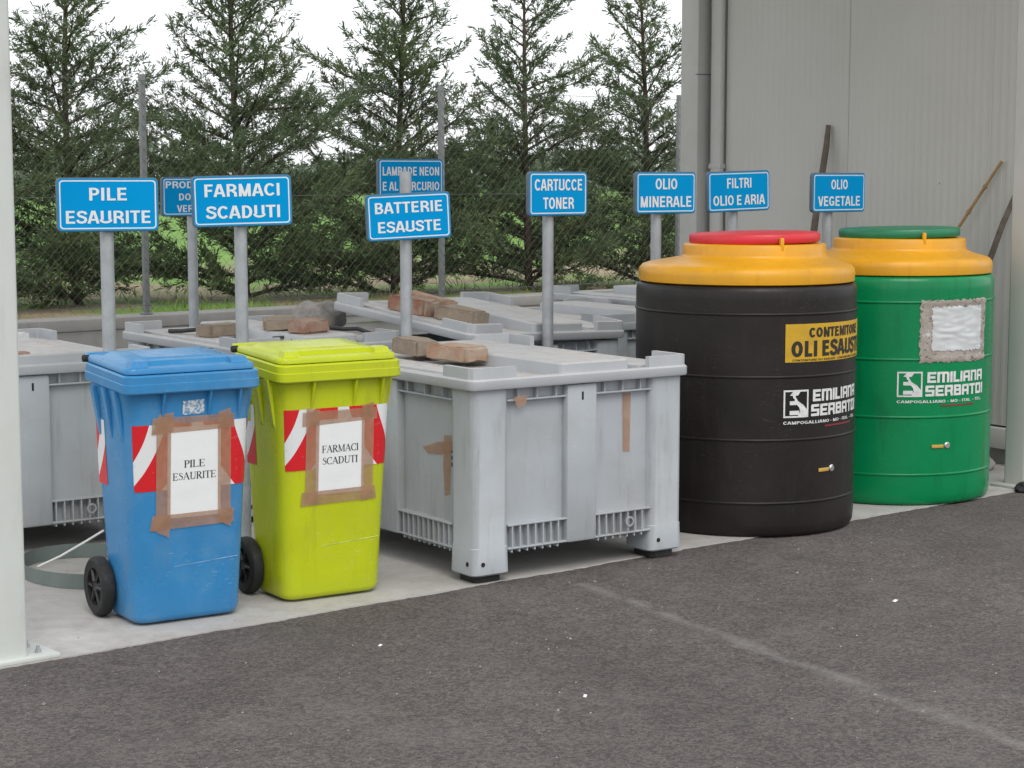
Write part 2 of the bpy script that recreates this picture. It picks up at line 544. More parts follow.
def sans_glyph(ch):
    """plain grotesque capitals of unit height"""
    w = SANS_W; h = w / 2
    st = lambda x: rc(x, x + w, 0, 1)
    def ell(cx, cy, rx, ry, a0, a1, n=14): return arc(cx, cy, rx, ry, a0, a1, n, w * .92, w)
    if ch == 'I': return [st(.08)], .33
    if ch == 'L': return [st(.08), rc(.08, .58, 0, w * .92)], .60
    if ch == 'E': return [st(.08), rc(.08, .62, 0, w * .92), rc(.08, .60, 1 - w * .92, 1), rc(.08, .57, .43, .43 + w * .9)], .68
    if ch == 'F': return [st(.08), rc(.08, .58, 1 - w * .92, 1), rc(.08, .54, .42, .42 + w * .9)], .62
    if ch == 'T': return [rc(.23, .23 + w, 0, 1), rc(.02, .61, 1 - w * .92, 1)], .63
    if ch == 'A': return [stroke([(.085, 0), (.33, 1)], w), stroke([(.39, 1), (.635, 0)], w), rc(.16, .56, .22, .22 + w * .85), rc(.27, .45, .86, 1)], .72
    if ch == 'V': return [stroke([(.085, 1), (.32, 0)], w), stroke([(.34, 0), (.575, 1)], w), rc(.26, .40, 0, .14)], .66
    if ch == 'M': return [st(.08), st(.63), stroke([(.17, 1), (.42, .05)], w), stroke([(.455, .05), (.705, 1)], w), rc(.36, .515, 0, .12)], .87
    if ch == 'N': return [st(.08), st(.53), stroke([(.15, 1), (.62, 0)], w)], .77
    if ch == 'U': return [rc(.08, .08 + w, .30, 1), rc(.53, .53 + w, .30, 1), ell(.388, .31, .308 - h + .08, .31 - h, 180, 360)], .77
    if ch == 'O': return [ell(.39, .5, .39 - .04 - h, .5 - h + .01, 0, 360, 28)], .78
    if ch == 'C': return [ell(.39, .5, .39 - .04 - h, .5 - h + .01, 38, 322, 20)], .73
    if ch == 'G': return [ell(.39, .5, .39 - .04 - h, .5 - h + .01, 38, 330, 20), rc(.54, .70, .06, .48), rc(.40, .70, .38, .50)], .79
    if ch == 'D': return [st(.08), rc(.08, .36, 0, w * .92), rc(.08, .36, 1 - w * .92, 1), ell(.34, .5, .36 - h, .5 - h * .92, -90, 90, 12)], .75
    if ch == 'P': return [st(.08), rc(.08, .38, .40, .40 + w * .92), rc(.08, .38, 1 - w * .92, 1), ell(.37, .70, .29 - h, .30 - h * .92, -90, 90, 10)], .69
    if ch == 'R': return [st(.08), rc(.08, .40, .41, .41 + w * .92), rc(.08, .40, 1 - w * .92, 1), ell(.39, .705, .29 - h, .295 - h * .92, -90, 90, 10), stroke([(.42, .45), (.60, .30), (.62, 0)], w)], .74
    if ch == 'B': return [st(.08), rc(.08, .40, 0, w * .92), rc(.08, .40, .45, .45 + w * .8), rc(.08, .40, 1 - w * .92, 1), ell(.39, .74, .26 - h, .26 - h * .92, -90, 90, 10), ell(.39, .285, .30 - h, .285 - h * .92, -90, 90, 10)], .73
    if ch == 'S': return [stroke([(.60, .72), (.54, .87), (.36, .925), (.18, .87), (.13, .74), (.20, .60), (.40, .51), (.55, .42), (.585, .27), (.51, .13), (.33, .075), (.15, .13), (.08, .29)], w)], .68
    if ch == '-': return [rc(.05, .33, .36, .52)], .40
    if ch == '.': return [rc(.06, .22, 0, .16)], .30
    return [], .28

def techno_glyph(ch):
    """squarish heavy capitals of unit height"""
    w = .22; h = w / 2
    S = lambda *p: stroke_sq(list(p), w)
    if ch == 'E': return [S((.72, 1 - h), (h, 1 - h)), S((h, 1), (h, 0)), S((.72, h), (h, h)), S((.64, .5), (h, .5))], .80
    if ch == 'M': return [S((h, 0), (h, 1)), S((0, 1 - h), (.95, 1 - h)), S((.53, 0), (.53, .9)), S((.94, 0), (.94, .92))], 1.13
    if ch == 'I': return [S((h, 0), (h, 1))], .30
    if ch == 'L': return [S((h, 0), (h, 1)), S((0, h), (.60, h))], .68
    if ch == 'A': return [S((h, 0), (h, .92)), S((.06, 1 - h), (.74, 1 - h)), S((.63, 0), (.63, 1)), S((0, .42), (.74, .42))], .82
    if ch == 'N': return [S((h, 0), (h, 1)), S((0, 1 - h), (.68, 1 - h)), S((.63, 0), (.63, .92))], .82
    if ch == 'S': return [S((.72, 1 - h), (.05, 1 - h)), S((h, .95), (h, .45)), S((0, .5), (.74, .5)), S((.63, .5), (.63, .05)), S((0, h), (.70, h))], .82
    if ch == 'R': return [S((h, 0), (h, 1)), S((0, 1 - h), (.70, 1 - h)), S((.63, .95), (.63, .45)), S((0, .46), (.70, .46)), S((.56, .5), (.66, 0))], .82
    if ch == 'B': return [S((h, 0), (h, 1)), S((0, 1 - h), (.66, 1 - h)), S((.60, .95), (.60, .5)), S((0, .52), (.72, .52)), S((.63, .55), (.63, .03)), S((0, h), (.70, h))], .82
    if ch == 'T': return [S((0, 1 - h), (.70, 1 - h)), S((.35, 0), (.35, 1))], .76
    if ch == 'O': return [S((h, .04), (h, .96)), S((.05, 1 - h), (.70, 1 - h)), S((.63, .04), (.63, .96)), S((.05, h), (.70, h))], .82
    return [], .4

def stroke_sq(p, w):
    return stroke(p, w)

def glyph_text(txt, fn, cap_h, width):
    """lettering: x, y and a tiny lift per stroke so that overlapping strokes never share a plane"""
    v = []; f = []; x = 0; k = 0
    for ch in txt:
        polys, adv = fn(ch)
        for pv, pf in polys:
            o = len(v)
            v += [(a + x, b, .00007 * (k % 9)) for a, b in pv]
            f += [tuple(i + o for i in q) for q in pf]
            k += 1
        x += adv
    v = np.array(v)
    lo, hi = v[:, 0].min(), v[:, 0].max()
    v[:, 0] = (v[:, 0] - (lo + hi) / 2) * width / (hi - lo)
    v[:, 1] *= cap_h
    return v, f

# ================================================================ GROUND
def grid_sheet(name, u0, u1, v0, v1, z, m, nu=1, nv=1, kind='structure', zf=None):
    pts = []; f = []
    for j in range(nv + 1):
        for i in range(nu + 1):
            x = u0 + (u1 - u0) * i / nu; y = v0 + (v1 - v0) * j / nv
            pts.append((x, y, z + (zf(x, y) if zf else 0)))
    for j in range(nv):
        for i in range(nu):
            a = j * (nu + 1) + i
            f.append((a, a + 1, a + nu + 2, a + nu + 1))
    return struct(sheet(name, pts, f, m), kind)

grid_sheet('asphalt_yard', -400, 400, -400, 30, -.004, 'asphalt')

EDGE = math.tan(R(4.24))
def edge_v(u):
    return .02 + EDGE * u
# concrete slab with a slightly ragged front edge
random.seed(3)
b = MB()
top = []; N = 900
for i in range(N + 1):
    u = -9 + 13.6 * i / N
    top.append((u, edge_v(u) + (mnoise.noise((u * 3.1, 0, 0)) * .014 + mnoise.noise((u * 17, 4, 0)) * .010 + mnoise.noise((u * 55, 4, 0)) * .006), 0))
back = [(4.6, 5.9, 0), (-9, 5.2, 0)]
ring = top + back
b.loft([[(x, y, -.25) for x, y, z in ring], [(x, y, 0) for x, y, z in ring]])
slab = struct(b.build('concrete_slab', 'concrete', smooth=None))
# field beyond the low wall, its level near the wall's top
def fz(x, y):
    return mnoise.noise((x * .23, y * .23, 1)) * .06
grid_sheet('field', -120, 160, 5.75, 46, .44, 'field_soil', 140, 40, zf=fz)
grid_sheet('field_far', -900, 1000, 45.5, 1500, .40, 'field_soil')

# ================================================================ LOW WALL AND FENCE
WA = R(4.7)
wall_t = thing('low_concrete_wall', 'low grey concrete wall under the wire fence, behind the crates', 'wall', (1.36, 5.63, 0), 4.7)
MB().box(-9, 12, 0, .22, -.1, .50, .008).build('wall_body', 'wall_concrete', wall_t)
MB().box(-9, 12, -.012, .235, .501, .575, .008).build('coping', 'wall_concrete', wall_t)

fence = thing('chain_link_fence', 'chain link wire fence on grey steel posts along the low wall', 'fence', (1.36, 5.63, .576), 4.7)
FH = 1.50
post_me = None
for x in (-6.9, -4.6, -2.3, 0, 2.39, 4.78, 7.1, 9.4):
    p = MB()
    p.box(-.018, .018, .085, .121, 0, FH + .02, .004)
    p.box(-.03, .03, .075, .135, 0, .012, .002)
    o = p.build('fence_post', 'fence_metal', fence, loc=(x, 0, 0))
# woven diamond mesh: zig zag wires, each wire a thin three-sided prism
b = MB()
cell = .058; r = .0009
xs0, xs1, zt = -9, 11.5, FH
nw = int((xs1 - xs0) / cell)
V = []; F = []
def wire(ax, az, bx, bz, y):
    o = len(V)
    d = Vector((bx - ax, 0, bz - az)).normalized(); nx = Vector((-d.z, 0, d.x))
    for P in ((ax, y, az), (bx, y, bz)):
        P = Vector(P)
        V.extend([tuple(P + nx * r), tuple(P - nx * r), tuple(P + Vector((0, -1.6 * r, 0)))])
    F.extend([(o, o + 1, o + 4, o + 3), (o + 1, o + 2, o + 5, o + 4), (o + 2, o, o + 3, o + 5)])
# straight diagonals in both senses (identical picture to the zig zags, far fewer pieces)
k = xs0 - zt
while k < xs1:
    a0 = max(0, xs0 - k); a1 = min(zt, xs1 - k)
    if a1 > a0:
        wire(k + a0, a0 + .02, k + a1, a1 + .02, .078)
        wire(k + a0, zt - a0 + .02, k + a1, zt - a1 + .02, .082)
    k += cell * 1.2
b.v, b.f = V, F
b.build('wire_mesh', 'wire_metal', fence, smooth=None)
for z in (.06, .75, FH - .02):
    MB().tube([(-9, .074, z), (11.5, .074, z)], .002, 5).build('tension_wire', 'wire_metal', fence)

# ================================================================ SHED (side wall, columns, roof)
shed = thing('shed_wall', 'grey ribbed metal wall panel behind the two tanks', 'wall', (3.80, 0, 0))
# panels with shallow vertical micro ribs, one panel per metre
def rib_panel(v0, v1):
    p = MB(); pts = []
    v = v0; k = 0; pitch = .05
    prof = []
    while v < v1 - 1e-6:
        e = min(v + pitch, v1)
        prof += [(v, 0), (v + .018, 0), (v + .022, .0013), (min(e - .004, v1), .0013)]
        v = e
    prof.append((v1, 0))
    secs = []
    for z in (.20, 4.05):
        secs.append([(x, y, z) for y, x in prof])
    n0 = len(prof)
    vv = secs[0] + secs[1]
    ff = [(i, i + 1, i + 1 + n0, i + n0) for i in range(n0 - 1)]
    p.add(vv, ff)
    p.box(.004, .06, v0, v1, .20, 4.05)
    return p
for v0, v1 in ((.44, .9575), (.96, 1.9575), (1.96, 2.955)):
    rib_panel(v0, v1 ).build('wall_panel', 'wall_panel', shed, smooth=None)
MB().box(.062, .075, .44, 3.3, .09, 4.05).build('backing_sheet', 'wall_panel', shed)
MB().box(-.03, .05, .44, 2.96, .085, .19, .006).build('base_flashing', 'column_paint', shed)
MB().box(.03, .061, .44, 2.96, 0, .084).build('plinth', 'wall_concrete', shed)
MB().tube([(-.004, 1.30, 1.42), (.003, 1.30, 1.42)], .006, 8).build('rivet', 'steel', shed)

corner = thing('corner_column', 'pale grey steel corner column at the far end of the ribbed wall', 'column', (3.70, 3.10, 0))
MB().box(0, .10, 0, .155, 0, 4.05, .006).build('shaft', 'column_paint', corner)
MB().box(-.001, .101, -.001, .02, 2.05, 2.056).build('joint', 'sign_edge', corner)
pipe = thing('drain_channel', 'narrow grey vertical channel beside the corner column on the wall', 'drainpipe', (3.76, 2.96, 0))
MB().loft([rrect(0, .036, 0, .10, .016, 0), rrect(0, .036, 0, .10, .016, 4.05)]).build('duct', 'column_paint', pipe)
for z in (.4, 1.5, 2.6):
    MB().box(-.003, .037, -.003, .103, z, z + .03, .002).build('bracket', 'column_paint', pipe)

def canopy_post(name, label, u, v, m, w=.12, plate=None):
    t = thing(name, label, 'post', (u, v, 0), 4.24)
    MB().loft([rrect(0, w, 0, w, .014, z) for z in (.012, 4.05)]).build('shaft', m, t)
    x0, x1, y0, y1 = plate
    MB().box(x0, x1, y0, y1, .0005, .0125, .002).build('base_plate', m, t)
    return t
pl = canopy_post('canopy_post', 'white painted steel post with bolted base plate beside the blue bin', -1.790, -.085, 'post_paint', .12, (-.06, .215, -.02, .15))
for x, y in ((.165, .03), (.165, .11), (-.03, .03), (-.03, .11)):
    bb = MB().lathe([(.011, .0126), (.011, .022), (.0, .022)], 6, c=(x, y, 0)).lathe([(.006, .022), (.006, .034), (0, .034)], 8, c=(x, y, 0)).build('bolt', 'galvanised', pl)
MB().lathe([(.0, 0), (.006, 0), (.0055, .004), (0, .005)], 10, axis='x', c=(.119, .05, .58)).build('rusty_screw', 'rust', pl)
MB().box(.119, .1208, .047, .052, .45, .577, 0).build('rust_streak', 'rust', pl)
pr = canopy_post('canopy_post', 'grey green steel post beside the green tank', 3.312, .285, 'column_paint', .12, (-.05, .17, -.04, .16))
roof = thing('canopy_roof', 'grey sheet metal canopy roof over the container bay', 'roof', (-2.2, -.35, 4.06))
b = MB(); prof = []
x = 0
while x < 6.4:
    prof += [(x, 0), (x + .14, 0), (x + .16, .03), (x + .23, .03), (x + .25, 0)]
    x += .25
n0 = len(prof)
b.add([(px, 0, .12 + pz) for px, pz in prof] + [(px, 4.0, .12 + pz) for px, pz in prof], [(i, i + 1, i + 1 + n0, i + n0) for i in range(n0 - 1)])
b.build('roof_sheet', 'canopy_sheet', roof, smooth=None)
for y in (.32, 3.5):
    MB().box(.2, 6.2, y, y + .10, 0, .115, .004).build('beam', 'column_paint', roof)
for x in (.25, 2.2, 4.1, 6.0):
    MB().box(x, x + .08, .42, 3.5, .02, .115, .004).build('rafter', 'column_paint', roof)

# ================================================================ PALLET BOXES
def pallet_box(label, u, v, rz, W, D, H=.74, lid=True, tilt=0, shade='grey_plastic', group='grey plastic pallet boxes', seed=0):
    t = thing('pallet_box', label, 'crate', (u, v, 0), rz, group)
    o = .014                      # body inset under the lid's rim
    zb = H - .042                 # top of the body
    LEG = .160
    def side(k):
        # returns mapping (s, t_in) -> (x, y), length
        if k == 0: return (lambda s, q: (s, o + q)), W
        if k == 1: return (lambda s, q: (s, D - o - q)), W
        if k == 2: return (lambda s, q: (o + q, s)), D
        return (lambda s, q: (W - o - q, s)), D
    def sbox(m, fn, s0, s1, q0, q1, z0, z1, bev=0):
        a = fn(s0, q0); c = fn(s1, q1)
        m.box(min(a[0], c[0]), max(a[0], c[0]), min(a[1], c[1]), max(a[1], c[1]), z0, z1, bev)
    # corner legs
    for ix in (0, 1):
        for iy in (0, 1):
            x0 = o if ix == 0 else W - o - LEG; y0 = o if iy == 0 else D - o - LEG
            lo = [rrect(x0 + .006, x0 + LEG - .006, y0 + .006, y0 + LEG - .006, .025, .028),
                  rrect(x0, x0 + LEG, y0, y0 + LEG, .022, .034), rrect(x0, x0 + LEG, y0, y0 + LEG, .028, .128),
                  rrect(x0 + .002, x0 + LEG - .002, y0 + .002, y0 + LEG - .002, .028, .131), rrect(x0 + .002, x0 + LEG - .002, y0 + .002, y0 + LEG - .002, .028, zb)]
            lg = MB().loft(lo).build('leg', shade, t)
            MB().loft([rrect(x0 + .025, x0 + LEG - .02, y0 + .025, y0 + LEG - .02, .02, z) for z in (0, .031)]).build('foot', 'rubber', lg)
            if iy == 0 or ix == 0:
                for kk in range(2):
                    if (kk == 0 and iy) or (kk == 1 and ix):
                        continue
                    h = MB().lathe([(.0, 0), (.0085, 0), (.0085, .004), (0, .004)], 10)
                    if kk == 0:
                        h.v = [(x0 + LEG * .25 + p[0], y0 - .001 - p[2] + .003, .072 + p[1]) for p in h.v]
                    else:
                        h.v = [(x0 - .001 - p[2] + .003, y0 + LEG * .25 + p[0], .072 + p[1]) for p in h.v]
                    h.build('drain_hole', 'dark_slot', lg)
    for k in range(4):
        fn, L = side(k)
        a, c = o + LEG, L - o - LEG
        mid = L / 2; pw = .07
        post = MB()
        sbox(post, fn, mid - pw, mid + pw, 0, .05, .108, zb, .012)
        po = post.build('post', shade, t)
        slot = MB()
        sbox(slot, fn, mid - .004, mid + .004, -.0012, .004, zb - .060, zb - .030)
        slot.build('slot', 'dark_slot', po)
        for s0, s1 in ((a, mid - pw), (mid + pw, c)):
            pn = MB()
            sbox(pn, fn, s0 - .01, s1 + .01, .034, .046, .105, zb)
            pno = pn.build('side_panel', shade, t, smooth=None)
            # top ledge with short ribs
            rb = MB()
            sbox(rb, fn, s0 - .006, s1 + .006, .008, .036, zb - .046, zb - .039, .002)
            nr = 3
            for i in range(nr):
                s = s0 + (s1 - s0) * (i + .5) / nr
                sbox(rb, fn, s - .003, s + .003, .012, .036, zb - .041, zb)
            rb.build('top_ledge', shade, pno)
            # lower vent strip
            g = MB()
            sbox(g, fn, s0 - .006, s1 + .006, .004, .036, .197, .204, .002)
            sbox(g, fn, s0 - .006, s1 + .006, .006, .036, .112, .119, .002)
            s = s0 + .014
            while s < s1 - .006:
                sbox(g, fn, s - .0028, s + .0028, .006, .036, .117, .199)
                sbox(g, fn, s - .0028, s + .0028, .010, .10, .100, .113)
                s += .0345
            g.build('vent_ribs', shade, pno, smooth=None)
            if s0 > mid:
                rg = MB().lathe([(.013, 0), (.020, 0), (.020, .006), (.013, .006)], 20, cap=False)
                rs = s0 + (s1 - s0) * .62
                rv = []
                for p in rg.v:
                    xy = fn(rs + p[0], .002 + p[2])
                    rv.append((xy[0], xy[1], .158 + p[1]))
                rg.v = rv
                rg.build('ring_boss', shade, pno)
    MB().box(o + .05, W - o - .05, o + .05, D - o - .05, .10, .118).build('deck', shade, t)
    if lid:
        # lid: rounded tray with rim, raised centre plank and four corner lugs
        z0 = zb + .003
        l = MB()
        e = -.004
        l.loft([rrect(e + .004, W - e - .004, e + .004, D - e - .004, .03, z0), rrect(e, W - e, e, D - e, .034, z0 + .006), rrect(e, W - e, e, D - e, .034, H - .006),
                rrect(e + .006, W - e - .006, e + .006, D - e - .006, .03, H), rrect(.035, W - .035, .035, D - .035, .02, H - .001), rrect(.045, W - .045, .045, D - .045, .018, H - .013)])
        lo = l.build('lid', 'lid_plastic', t)
        pk = MB()
        zt = H + .038
        pk.loft([rrect(W * .40, W * .72, .012, D - .16, .02, H - .02), rrect(W * .40, W * .72, .012, D - .16, .02, zt - .006), rrect(W * .405, W * .715, .02, D - .17, .016, zt)])
        pk.build('raised_plank', 'lid_plastic', lo)
        for xx in (.06, W * .80):
            MB().box(xx, xx + .14, .06, D - .06, H - .016, H + .004, .003).build('tray_step', 'lid_plastic', lo)
        for ix in (0, 1):
            for iy in (0, 1):
                g = MB()
                sx = 1 if ix == 0 else -1; sy = 1 if iy == 0 else -1
                cx = .004 if ix == 0 else W - .004; cy = .004 if iy == 0 else D - .004
                A = .19; th = .022
                poly = [(0, .03), (.009, .009), (.03, 0), (A, 0), (A, th), (th + .012, th), (th, th + .012), (th, A), (0, A)]
                q = [(cx + sx * a_, cy + sy * b_) for a_, b_ in poly]
                g.loft([[(x, y, H - .004) for x, y in q], [(x, y, H + .040) for x, y in q]])
                g.build('corner_lug', 'lid_plastic', lo, smooth=20)
        if tilt:
            # hinge the lid about its front edge
            piv = Vector((W, 0, z0))
            lo.matrix_local = Matrix.Translation(piv) @ Matrix.Rotation(R(tilt[0]), 4, 'X') @ Matrix.Rotation(R(tilt[1]), 4, 'Y') @ Matrix.Translation(-piv)
    return t

boxA = pallet_box('large light grey pallet box beside the black tank, two old bricks on its lid', 0, 0, 0, 1.0, 1.2)
boxB = pallet_box('grey pallet box behind the blue bin and the white post', -1.55, 1.44, 0, 1.0, 1.2, seed=1)
boxC = pallet_box('grey pallet box behind the lime bin, brick and planks on its lid', -.12, 1.55, 0, .8, 1.2, seed=2)
boxD = pallet_box('grey pallet box behind the toner sign with its lid propped askew', .84, 1.27, 9, 1.0, .95, tilt=(6.0, 2.2), seed=3)
boxG = pallet_box('grey pallet box behind the black tank and next to the propped lid', 1.98, 1.78, 0, .8, 1.15, seed=4)
boxE = pallet_box('grey pallet box standing in the far corner by the ribbed wall', 2.84, 2.2, 0, .84, 1.2, H=.78, seed=5)

# taped remains on box A
def tape_strip(parent, pts, eps=0):
    o = sheet('tape_scrap', pts, [tuple(range(len(pts)))], 'tape', parent)
    return o
y = .045
tape_strip(boxA, [(.712, y, .645), (.752, y, .645), (.748, y, .42), (.715, y, .425)])
tape_strip(boxA, [(.19, .016, .668), (.25, .016, .672), (.245, .016, .640), (.215, .016, .625), (.20, .016, .640)])
x = .0455
tape_strip(boxA, [(x, .255, .515), (x, .205, .52), (x, .215, .30), (x, .25, .29), (x, .26, .40)])
tape_strip(boxA, [(x - .0004, .40, .455), (x - .0004, .30, .485), (x - .0004, .19, .50), (x - .0004, .19, .465), (x - .0004, .27, .44), (x - .0004, .36, .435)])
for zz in (.455, .43, .405):
    sheet('faded_print', [(x, .205, zz), (x, .183, zz), (x, .183, zz + .015), (x, .205, zz + .015)], [(0, 1, 2, 3)], 'ink', boxA)
tape_strip(boxB, [(.86, .045, .645), (.89, .045, .645), (.885, .045, .53), (.862, .045, .54)])

# ================================================================ LOOSE BRICKS, BLOCKS, SACK
def rough_block(name, label, cat, u, v, z, rz, L, Wd, Hh, m, seed, group=None, amp=.011, tilt=(0, 0)):
    bm = bmesh.new()
    bmesh.ops.create_cube(bm, size=1)
    bmesh.ops.bevel(bm, geom=bm.edges[:], offset=.09, segments=2, affect='EDGES')
    bmesh.ops.subdivide_edges(bm, edges=bm.edges[:], cuts=1, use_grid_fill=True)
    for p in bm.verts:
        c = Vector((p.co.x * L, p.co.y * Wd, (p.co.z + .5) * Hh))
        d = mnoise.noise_vector((c + Vector((seed * 7.3, 0, 0))) * 16) * amp
        if c.z < .004:
            d.z = 0
        p.co = c + d
    zm = min(p.co.z for p in bm.verts)
    for p in bm.verts:
        p.co.z -= zm
    me = bpy.data.meshes.new(name)
    bm.to_mesh(me); bm.free()
    o = link(name, me, m, None, 50, (u, v, z))
    o.rotation_euler = (R(tilt[0]), R(tilt[1]), R(rz))
    return tag(o, label, cat, group)

ZA = .7450
rough_block('brick', 'weathered grey tan brick on the large pallet box, touching the battery sign pole side', 'brick', .335, .90, ZA, 82, .25, .12, .062, 'block_tan', 1)
rough_block('brick', 'weathered orange brick lying on the large pallet box', 'brick', .335, .60, ZA, 96, .25, .12, .058, 'brick_orange', 2)
ZC = .7450
rough_block('brick', 'small tan block on the lid behind the medicine sign pole', 'block', .10, 2.17, ZC, 12, .20, .11, .055, 'block_tan', 3)
rough_block('wooden_plank', 'wide grey tan slab beside the red brick behind the lime bin', 'slab', .325, 2.03, .7785, 62, .34, .14, .045, 'block_tan', 4)
rough_block('brick', 'broken red brick on the lid behind the lime bin', 'brick', .31, 1.73, .7785, 20, .17, .11, .055, 'brick_red', 5)
rough_block('brick', 'small red brick fragment on the box lid by the white post', 'brick', -1.10, 1.51, ZA, 5, .09, .09, .045, 'brick_red', 8)
rough_block('white_block', 'white broken block on the box lid by the white post', 'block', -.86, 2.28, ZA, 5, .20, .10, .05, 'white_print', 9)
# sack that props the lid of box D
def lump(name, label, cat, u, v, z, rx, ry, rz_, m, seed):
    bm = bmesh.new()
    bmesh.ops.create_icosphere(bm, subdivisions=4, radius=1)
    for p in bm.verts:
        q = p.co.copy()
        d = 1 + mnoise.noise(q * 1.7 + Vector((seed, 0, 0))) * .22 + mnoise.noise(q * 5 + Vector((seed, 3, 0))) * .08
        zz = max(q.z, -.55)
        p.co = Vector((q.x * rx * d, q.y * ry * d, (zz + .55) * rz_ * (d if zz > -.5 else 1)))
    me = bpy.data.meshes.new(name); bm.to_mesh(me); bm.free()
    return tag(link(name, me, m, None, 60, (u, v, z)), label, cat)
lump('sack', 'grey lumpy sack propping up the askew lid', 'sack', .70, 2.34, .742, .14, .10, .080, 'sack_grey', 5)

# bricks on the propped lid of box D follow the lid's slope
bpy.context.view_layer.update()
lidD = [c for c in boxD.children if c.name.startswith('lid')][0]
MD = lidD.matrix_world
def on_lid(name, label, x, y, rz, L, Wd, Hh, m, seed, z=.7435):
    o = rough_block(name, label, 'brick', 0, 0, 0, 0, L, Wd, Hh, m, seed)
    o.matrix_world = MD @ Matrix.Translation((x, y, z)) @ Matrix.Rotation(R(rz), 4, 'Z')
    return o
on_lid('brick', 'red ended brick high on the propped lid', .16, .56, 95, .24, .11, .07, 'brick_red', 10)
on_lid('brick', 'brown brick below the red ended one on the propped lid', .20, .28, 100, .24, .11, .065, 'block_tan', 11)
on_lid('brick', 'long reddish brick beside the raised plank of the propped lid', .335, .66, 92, .32, .09, .065, 'brick_orange', 12)

def strap(label, pts, rad=.006):
    return tag(MB().tube(pts, rad, 6).build('black_strap', 'strap'), label, 'strap')
strap('black strap end curled on the lid behind the blue bin', [(-.03, 2.42, .755), (.0, 2.36, .758), (.04, 2.30, .766), (.09, 2.27, .785), (.12, 2.24, .78), (.10, 2.20, .764), (.06, 2.21, .757)], .011)
strap('black strap end curled on the lid beside the sack', [(.40, 1.86, .787), (.44, 1.80, .79), (.48, 1.72, .787), (.52, 1.67, .79), (.55, 1.64, .775), (.58, 1.66, .765), (.60, 1.70, .765)], .010)
strap('short black cord loop on the lid next to the broken red brick', [(.17, 1.80, .758), (.20, 1.76, .762), (.25, 1.72, .758), (.24, 1.68, .757), (.20, 1.69, .756)], .007)

# ================================================================ SIGNS
def add_lettering(parent, name, m, v, f, mp):
    return sheet(name, [mp(a, b_) for a, b_ in v], f, m, parent)

SGROUP = 'blue waste signs on poles'
def sign(label, u, v, zc, w, h, rz, pole_u, lines, roll=0, ztop=None, base=0, poff=.0):
    t = thing('waste_sign', label, 'sign', (u, v, base), rz)
    zc -= base
    th = .022
    c_, s_ = math.cos(R(roll)), math.sin(R(roll))
    def mp(x, z, y):
        return (x * c_ + z * s_, y, zc + z * c_ - x * s_)
    def ring(x, z, r_, y):
        return [mp(a, b_, y) for a, b_, _ in rrect(-x, x, -z, z, r_, 0, 6)]
    pan = MB()
    pan.loft([ring(w / 2 - .003, h / 2 - .003, .016, th), ring(w / 2, h / 2, .018, th - .004), ring(w / 2, h / 2, .018, .003), ring(w / 2 - .003, h / 2 - .003, .016, 0)])
    po = pan.build('panel', 'sign_edge', t)
    face = ring(w / 2 - .004, h / 2 - .004, .015, -.0008)
    sheet('face', face, [tuple(range(len(face)))], 'sign_blue', po)
    a = ring(w / 2 - .010, h / 2 - .010, .013, -.0016); c = ring(w / 2 - .0145, h / 2 - .0145, .010, -.0016)
    n0 = len(a)
    sheet('border', a + c, [(i, (i + 1) % n0, (i + 1) % n0 + n0, i + n0) for i in range(n0)], 'sign_white', po)
    k = len(lines)
    for i, ln in enumerate(lines):
        txt, wd, cap, zz = ln[:4]
        vv, ff = glyph_text(txt, sans_glyph, cap, wd)
        xo = ln[4] if len(ln) > 4 else 0
        sheet('lettering', [mp(p[0] + xo, p[1] + zz, -.0020 - p[2]) for p in vv], ff, 'sign_white', po)
    pz = (ztop - base) if ztop else zc + h / 2 - .01
    pole = MB().tube([(poff, th + .0255, 0), (poff, th + .0255, pz)], .025, 16).build('pole', 'galvanised', t)
    for dz in (-.05, .05):
        MB().tube([(poff - .028, th + .0255, zc + dz - .008), (poff - .028, th + .0255, zc + dz + .008)], .004, 6).build('clamp', 'steel', pole)
    return t

H2 = .0525
def two(a, wa, b_, wb, cap=.044, za=.018, zb=-.062):
    return [(a, wa, cap, za), (b_, wb, cap, zb)]
sign('blue sign reading PILE ESAURITE on a galvanised pole', -.920, 1.0, 1.353, .368, .196, -14, 0, two('PILE', .135, 'ESAURITE', .305, .046, .015, -.068))
sign('blue sign reading FARMACI SCADUTI on a galvanised pole', -.351, 1.05, 1.362, .386, .196, -16, 0, two('FARMACI', .290, 'SCADUTI', .288, .048, .017, -.066), roll=-1.2)
sign('blue sign reading BATTERIE ESAUSTE, mounted below its pole top', .538, 1.27, 1.288, .370, .196, -15, 0, two('BATTERIE', .295, 'ESAUSTE', .275, .046, .016, -.064), roll=-2.5, ztop=1.475)
sign('blue sign reading CARTUCCE TONER on a galvanised pole', 1.285, 1.225, 1.379, .335, .194, 3, 0, two('CARTUCCE', .270, 'TONER', .175, .050, .014, -.066), poff=-.02)
sign('blue sign reading OLIO MINERALE behind the black tank', 1.971, 1.31, 1.379, .362, .194, 0, 0, two('OLIO', .130, 'MINERALE', .305, .050, .016, -.066), poff=-.02)
sign('blue sign reading FILTRI OLIO E ARIA behind the black tank', 2.514, 1.41, 1.383, .385, .196, -3, 0, two('FILTRI', .150, 'OLIO E ARIA', .320, .048, .016, -.066), roll=-1.5)
sign('blue sign reading OLIO VEGETALE in front of the ribbed wall', 3.070, 1.29, 1.375, .385, .194, 3, 0, two('OLIO', .120, 'VEGETALE', .305, .048, .016, -.066), poff=-.03)
